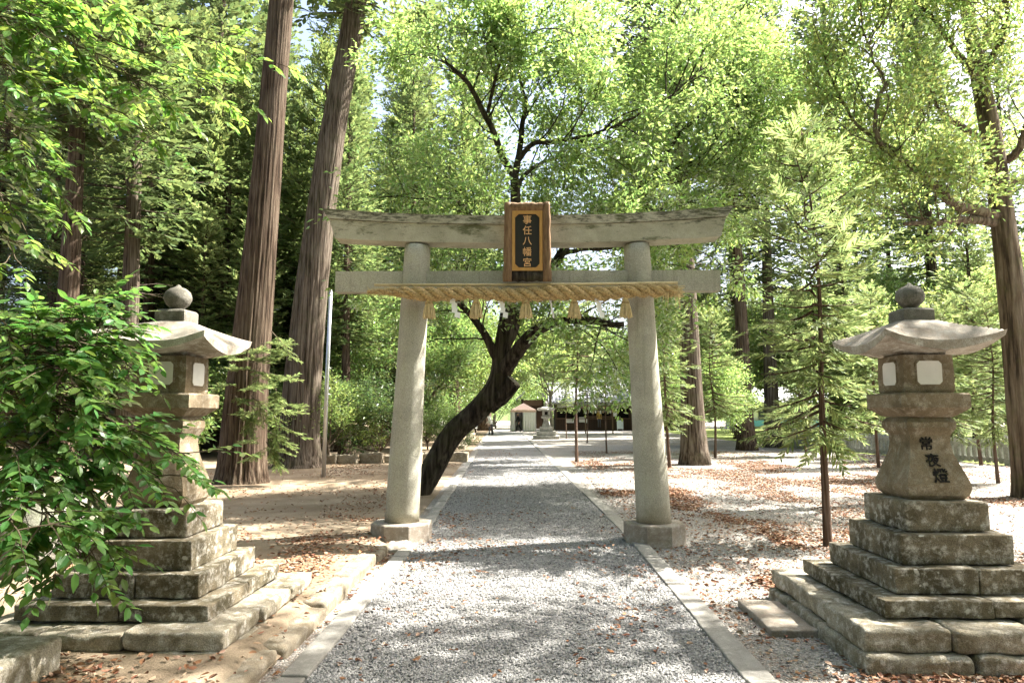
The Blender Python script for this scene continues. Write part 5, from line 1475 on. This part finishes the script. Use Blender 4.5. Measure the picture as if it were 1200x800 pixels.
# ------------------------------------------------------------------ leafy shrub and overhanging branches at the left
def leafy(name, root_loc, stem_pts, targets, label, cat, seed, size, bark, leafmat, twig_n=9, droop=.25, start=(.25, 1.0), group=None):
    """stems by hand, twigs grown from them, pinnate leaves: the biggest in view are leaf objects, the rest one mesh"""
    rng = np.random.default_rng(seed)
    root = empty(name, root_loc, label, cat, group)
    gb = Geo(); P, D, U, S = [], [], [], []
    stem = spline(stem_pts, 40)
    tube(gb, stem, np.linspace(.035 if size < .2 else .06, .014, 40), 9)
    def pinnate(p, d, L):
        n = int(rng.integers(4, 7)); pts, _ = wander(p, d + np.array([0, 0, -.05]), L, n, rng, .07, -.035)
        tube(gb, pts, np.linspace(.0032, .0016, n + 1), 3, False)
        for i in range(1, n + 1):
            ax = nrm(pts[i] - pts[i - 1]); sd = nrm(np.cross(np.array([0, 0, 1.0]), ax) + 1e-6)
            for sg in ((-1, 1) if i < n else (0,)):
                dd = nrm(ax * (.55 if sg else 1) + sd * sg * .85 + rng.normal(0, .12, 3) + np.array([0, 0, -droop * .6]))
                P.append(pts[i]); D.append(dd); U.append(np.array([0, 0, 1.0]) + ax * .25 + rng.normal(0, .28, 3)); S.append(size * rng.uniform(.7, 1.15))
    for (u, v, Y, s0) in targets:
        e = at(u, v, Y); b = stem[int((start[0] + (start[1] - start[0]) * s0) * 39)]
        m1 = b * .6 + e * .4 + np.array([0, 0, .14]); m2 = b * .25 + e * .75 + np.array([0, 0, .10])
        br = spline([b, m1, m2, e], 16); br[1:-1] += rng.normal(0, .012, (14, 3))
        tube(gb, br, np.linspace(.011, .003, 16), 5, False)
        L = np.linalg.norm(np.diff(br, axis=0), axis=1).sum()
        for k in range(twig_n):
            f = .38 + .6 * (k + rng.uniform(0, 1)) / twig_n; i = int(f * 14)
            ax = nrm(br[i + 1] - br[i]); sd = nrm(np.cross(ax, np.array([0, 0, 1.0]) + rng.normal(0, .5, 3))) * (1 if k % 2 else -1)
            d = nrm(ax * .65 + sd * .8 + rng.normal(0, .2, 3) + np.array([0, 0, rng.uniform(-.35, .3)]))
            tl = rng.uniform(.10, .26); tp, td = wander(br[i], d, tl, 3, rng, .15, -.03)
            tube(gb, tp, np.linspace(.005, .0028, 4), 4, False)
            pinnate(tp[-1], td, rng.uniform(.16, .28)); pinnate(tp[2], nrm(td + sd * .7 + rng.normal(0, .2, 3)), rng.uniform(.14, .24))
        pinnate(br[-1], nrm(br[-1] - br[-3]), rng.uniform(.2, .3))
    P, D, U, S = map(np.array, (P, D, U, S))
    X, Y_, Z = nrm(D), None, None
    Z = nrm(U); Y_ = nrm(np.cross(Z, X)); Z = np.cross(X, Y_)
    wpart('stems', gb, bark, root)
    u, v, w = to_photo(P)
    score = S / w * (np.abs(Z @ _cF) * .7 + .3); score[(u < -5) | (u > 1205) | (v < -5) | (v > 805)] = -1
    order = np.argsort(-score); one = order[:300]; rest = order[300:]
    me = Geo().add(*LEAF8).mesh('leaf', leafmat)
    rl_ = Vector(root.location)
    for i in one:
        o = bpy.data.objects.new('leaf', me); col.objects.link(o); o.parent = root
        m = Matrix([[X[i][r] * S[i], Y_[i][r] * S[i], Z[i][r] * S[i], P[i][r] - rl_[r]] for r in range(3)] + [[0, 0, 0, 1]])
        o.matrix_local = m
    gf = Geo(); instances(gf, LEAF8[0], LEAF8[1], P[rest], X[rest], Y_[rest], Z[rest], S[rest])
    wpart('foliage', gf, leafmat, root)['kind'] = 'stuff'
    return root
leafy('leafy_shrub', (-3.95, 4.75, .08), [(-3.95, 4.75, .05), (-3.88, 4.6, .6), (-3.7, 4.5, 1.15), (-3.45, 4.45, 1.65), (-3.3, 4.45, 1.95)],
      [(60, 362, 4.3, .9), (120, 362, 4.4, .95), (146, 385, 4.5, .95), (150, 420, 4.5, .9), (95, 405, 4.1, .9), (112, 440, 4.3, .85), (40, 420, 4.0, .8), (20, 470, 3.9, .7), (78, 480, 4.1, .75),
       (190, 525, 4.5, .7), (224, 545, 4.55, .65), (205, 572, 4.45, .55), (160, 550, 4.25, .6), (120, 590, 4.05, .5), (122, 640, 4.05, .45), (118, 680, 4.0, .4), (60, 560, 3.85, .5),
       (20, 535, 3.75, .5), (25, 640, 3.5, .3), (70, 632, 3.6, .35), (10, 395, 3.9, .8), (75, 515, 3.9, .6), (115, 520, 4.1, .65), (110, 650, 3.95, .4), (90, 450, 3.9, .8), (125, 400, 4.3, .95), (60, 600, 3.8, .4), (95, 385, 4.5, 1.0), (85, 465, 4.5, .8)],
      'dark green leafy shrub drooping over the stepped stone lantern base', 'shrub', 301, .090, M['twig'], M['shrub_leaf'], 9)
leafy('overhanging_tree', (-5.6, 5.9, .08), [(-5.6, 5.9, -.05), (-5.5, 5.9, 1.5), (-5.45, 5.85, 3.0), (-5.2, 5.8, 4.3), (-4.9, 5.8, 5.4), (-4.7, 5.9, 6.4)],
      [(335, 78, 6.2, .75), (290, 118, 6.1, .7), (255, 135, 5.9, .65), (205, 175, 5.7, .6), (110, 130, 5.4, .6), (60, 50, 5.2, .7), (160, 20, 5.7, .8), (40, 200, 5.1, .5), (85, 245, 5.3, .5), (25, 310, 5.0, .35),
       (15, 95, 5.0, .6), (45, 15, 5.2, .75), (100, 55, 5.5, .7), (20, 160, 5.0, .5), (70, 110, 5.3, .6), (215, 130, 5.9, .7), (30, 270, 5.0, .4), (90, 10, 5.4, .8), (0, 40, 5.0, .7)],
      'slender tree whose bright leafy branches reach over the shrub and lantern', 'tree', 302, .10, M['twig'], M['over_leaf'], 10)

# ------------------------------------------------------------------ gravel and fallen leaves lying loose
rngP = np.random.default_rng(9)
def pebbles(name, x0, x1, y0, y1, N, zf, mat, s0=.009, s1=.017, fall=1.0):
    y = y0 + (y1 - y0) * rngP.uniform(0, 1, N) ** (1 + fall)
    x = rngP.uniform(x0, x1, N)
    tv = np.array([(1, 0, 0), (-.9, .1, 0), (.1, .85, .05), (-.1, -.95, 0), (.05, .05, .62)]); tf = np.array([(0, 2, 4), (2, 1, 4), (1, 3, 4), (3, 0, 4)])
    a = rngP.uniform(0, 6.28, N); d = np.stack([np.cos(a), np.sin(a), rngP.normal(0, .25, N)], 1)
    X, Y, Z = frames(d, (0, 0, 1), .3, rngP)
    s = rngP.uniform(s0, s1, (N, 1)) * rngP.uniform(.75, 1.3, (N, 3)) * (1 + .05 * (y[:, None] - y0))
    gg = Geo(); instances(gg, tv, tf, np.stack([x + path_x(y), y, zf(x, y) + s[:, 0] * .25], 1), X, Y, Z, s)
    return tag(obj(name, gg.mesh(name, mat)), 'loose grey gravel' if 'path' in name else 'loose pale gravel of the yard', 'gravel', kind='stuff')
def path_z(x, y): return .026 + .012 * (1 - (x / 1.31) ** 2)
pebbles('path_gravel', -1.30, 1.30, 3.6, 26, 120000, path_z, M['pebble'], .006, .0125, 1.7)
pebbles('yard_gravel', 1.52, 6.5, 3.6, 20, 60000, lambda x, y: .0 * x, M['pebble_warm'], .006, .0125)

def litter(name, boxes, label):
    """fallen leaves: (x0, x1, y0, y1, count, patchiness, z)"""
    gg = Geo()
    tv = np.array([(0, 0, .0), (.33, .26, .10), (.72, .20, .12), (1, 0, .02), (.72, -.20, .14), (.33, -.26, .06), (.5, 0, -.03)]); tf = np.array([(0, 6, 1), (1, 6, 2), (2, 6, 3), (3, 6, 4), (4, 6, 5), (5, 6, 0)])
    for (x0, x1, y0, y1, N, patch, z) in boxes:
        M_ = int(N * (1 + patch * 2.2))
        x = rngP.uniform(x0, x1, M_); y = y0 + (y1 - y0) * rngP.uniform(0, 1, M_) ** 1.25
        if patch:
            w = np.array([mnoise.noise(Vector((a * .75, b * .5, 5.5))) + .6 * mnoise.noise(Vector((a * 2.3, b * 1.6, 1.5))) for a, b in zip(x, y)])
            k = rngP.uniform(size=M_) < smooth(-.15, .5, w) ** 1.2 * (1 if patch >= 1 else patch) + (.06)
            x, y = x[k][:N], y[k][:N]
        n = len(x); a = rngP.uniform(0, 6.28, n)
        d = np.stack([np.cos(a), np.sin(a), rngP.normal(0, .16, n)], 1); X, Y, Z = frames(d, (0, 0, 1), .28, rngP)
        flip = np.where(rngP.uniform(size=n) < .5, -1.0, 1.0)[:, None]; s = rngP.uniform(.03, .062, (n, 1)) * np.array([[1, 1, 1]]) * np.concatenate([np.ones((n, 2)), flip * rngP.uniform(.5, 2, (n, 1))], 1)
        zz_ = (ground_z(x, y) + .02 if z is None else np.full(n, z)) + rngP.uniform(.002, .012, n)
        instances(gg, tv, tf, np.stack([x + (path_x(y) if z is not None and z > .03 else 0), y, zz_], 1), X, Y, Z, s)
    return tag(obj(name, gg.mesh(name, M['litter'])), label, 'leaves', kind='stuff')
litter('leaf_litter', [
    (1.52, 9.0, 4.0, 24, 34000, 1.0, .004), (1.52, 3.4, 5.0, 15, 13000, .9, .006), (1.55, 3.8, 3.7, 4.5, 1700, .6, .006), (9, 16, 10, 28, 8000, 1, .004), (2.0, 12, 12, 30, 12000, 1.0, .004), (1.6, 11, 5, 26, 12000, .5, .005),
    (-1.59, -1.48, 2.5, 9.0, 900, .4, .012), (-6.0, -1.9, 5.8, 10.5, 5500, 1.0, None), (-9, -2, 10, 22, 3500, 1.0, None), (-2.0, -1.62, 6.2, 8.4, 350, .8, None),
    (-1.28, 1.28, 3.8, 11, 900, 1.0, .042), (-1.25, -.35, 4.4, 6.6, 330, .9, .044), (-1.28, 1.28, 10, 30, 800, 1.0, .036),
    (-3.6, -1.85, 3.6, 4.38, 1100, .6, None), (-1.95, -1.62, 3.5, 6.2, 400, .8, None), (-6.5, -3.7, 4.0, 6.5, 900, .8, None)], 'brown and russet fallen leaves scattered over the ground')
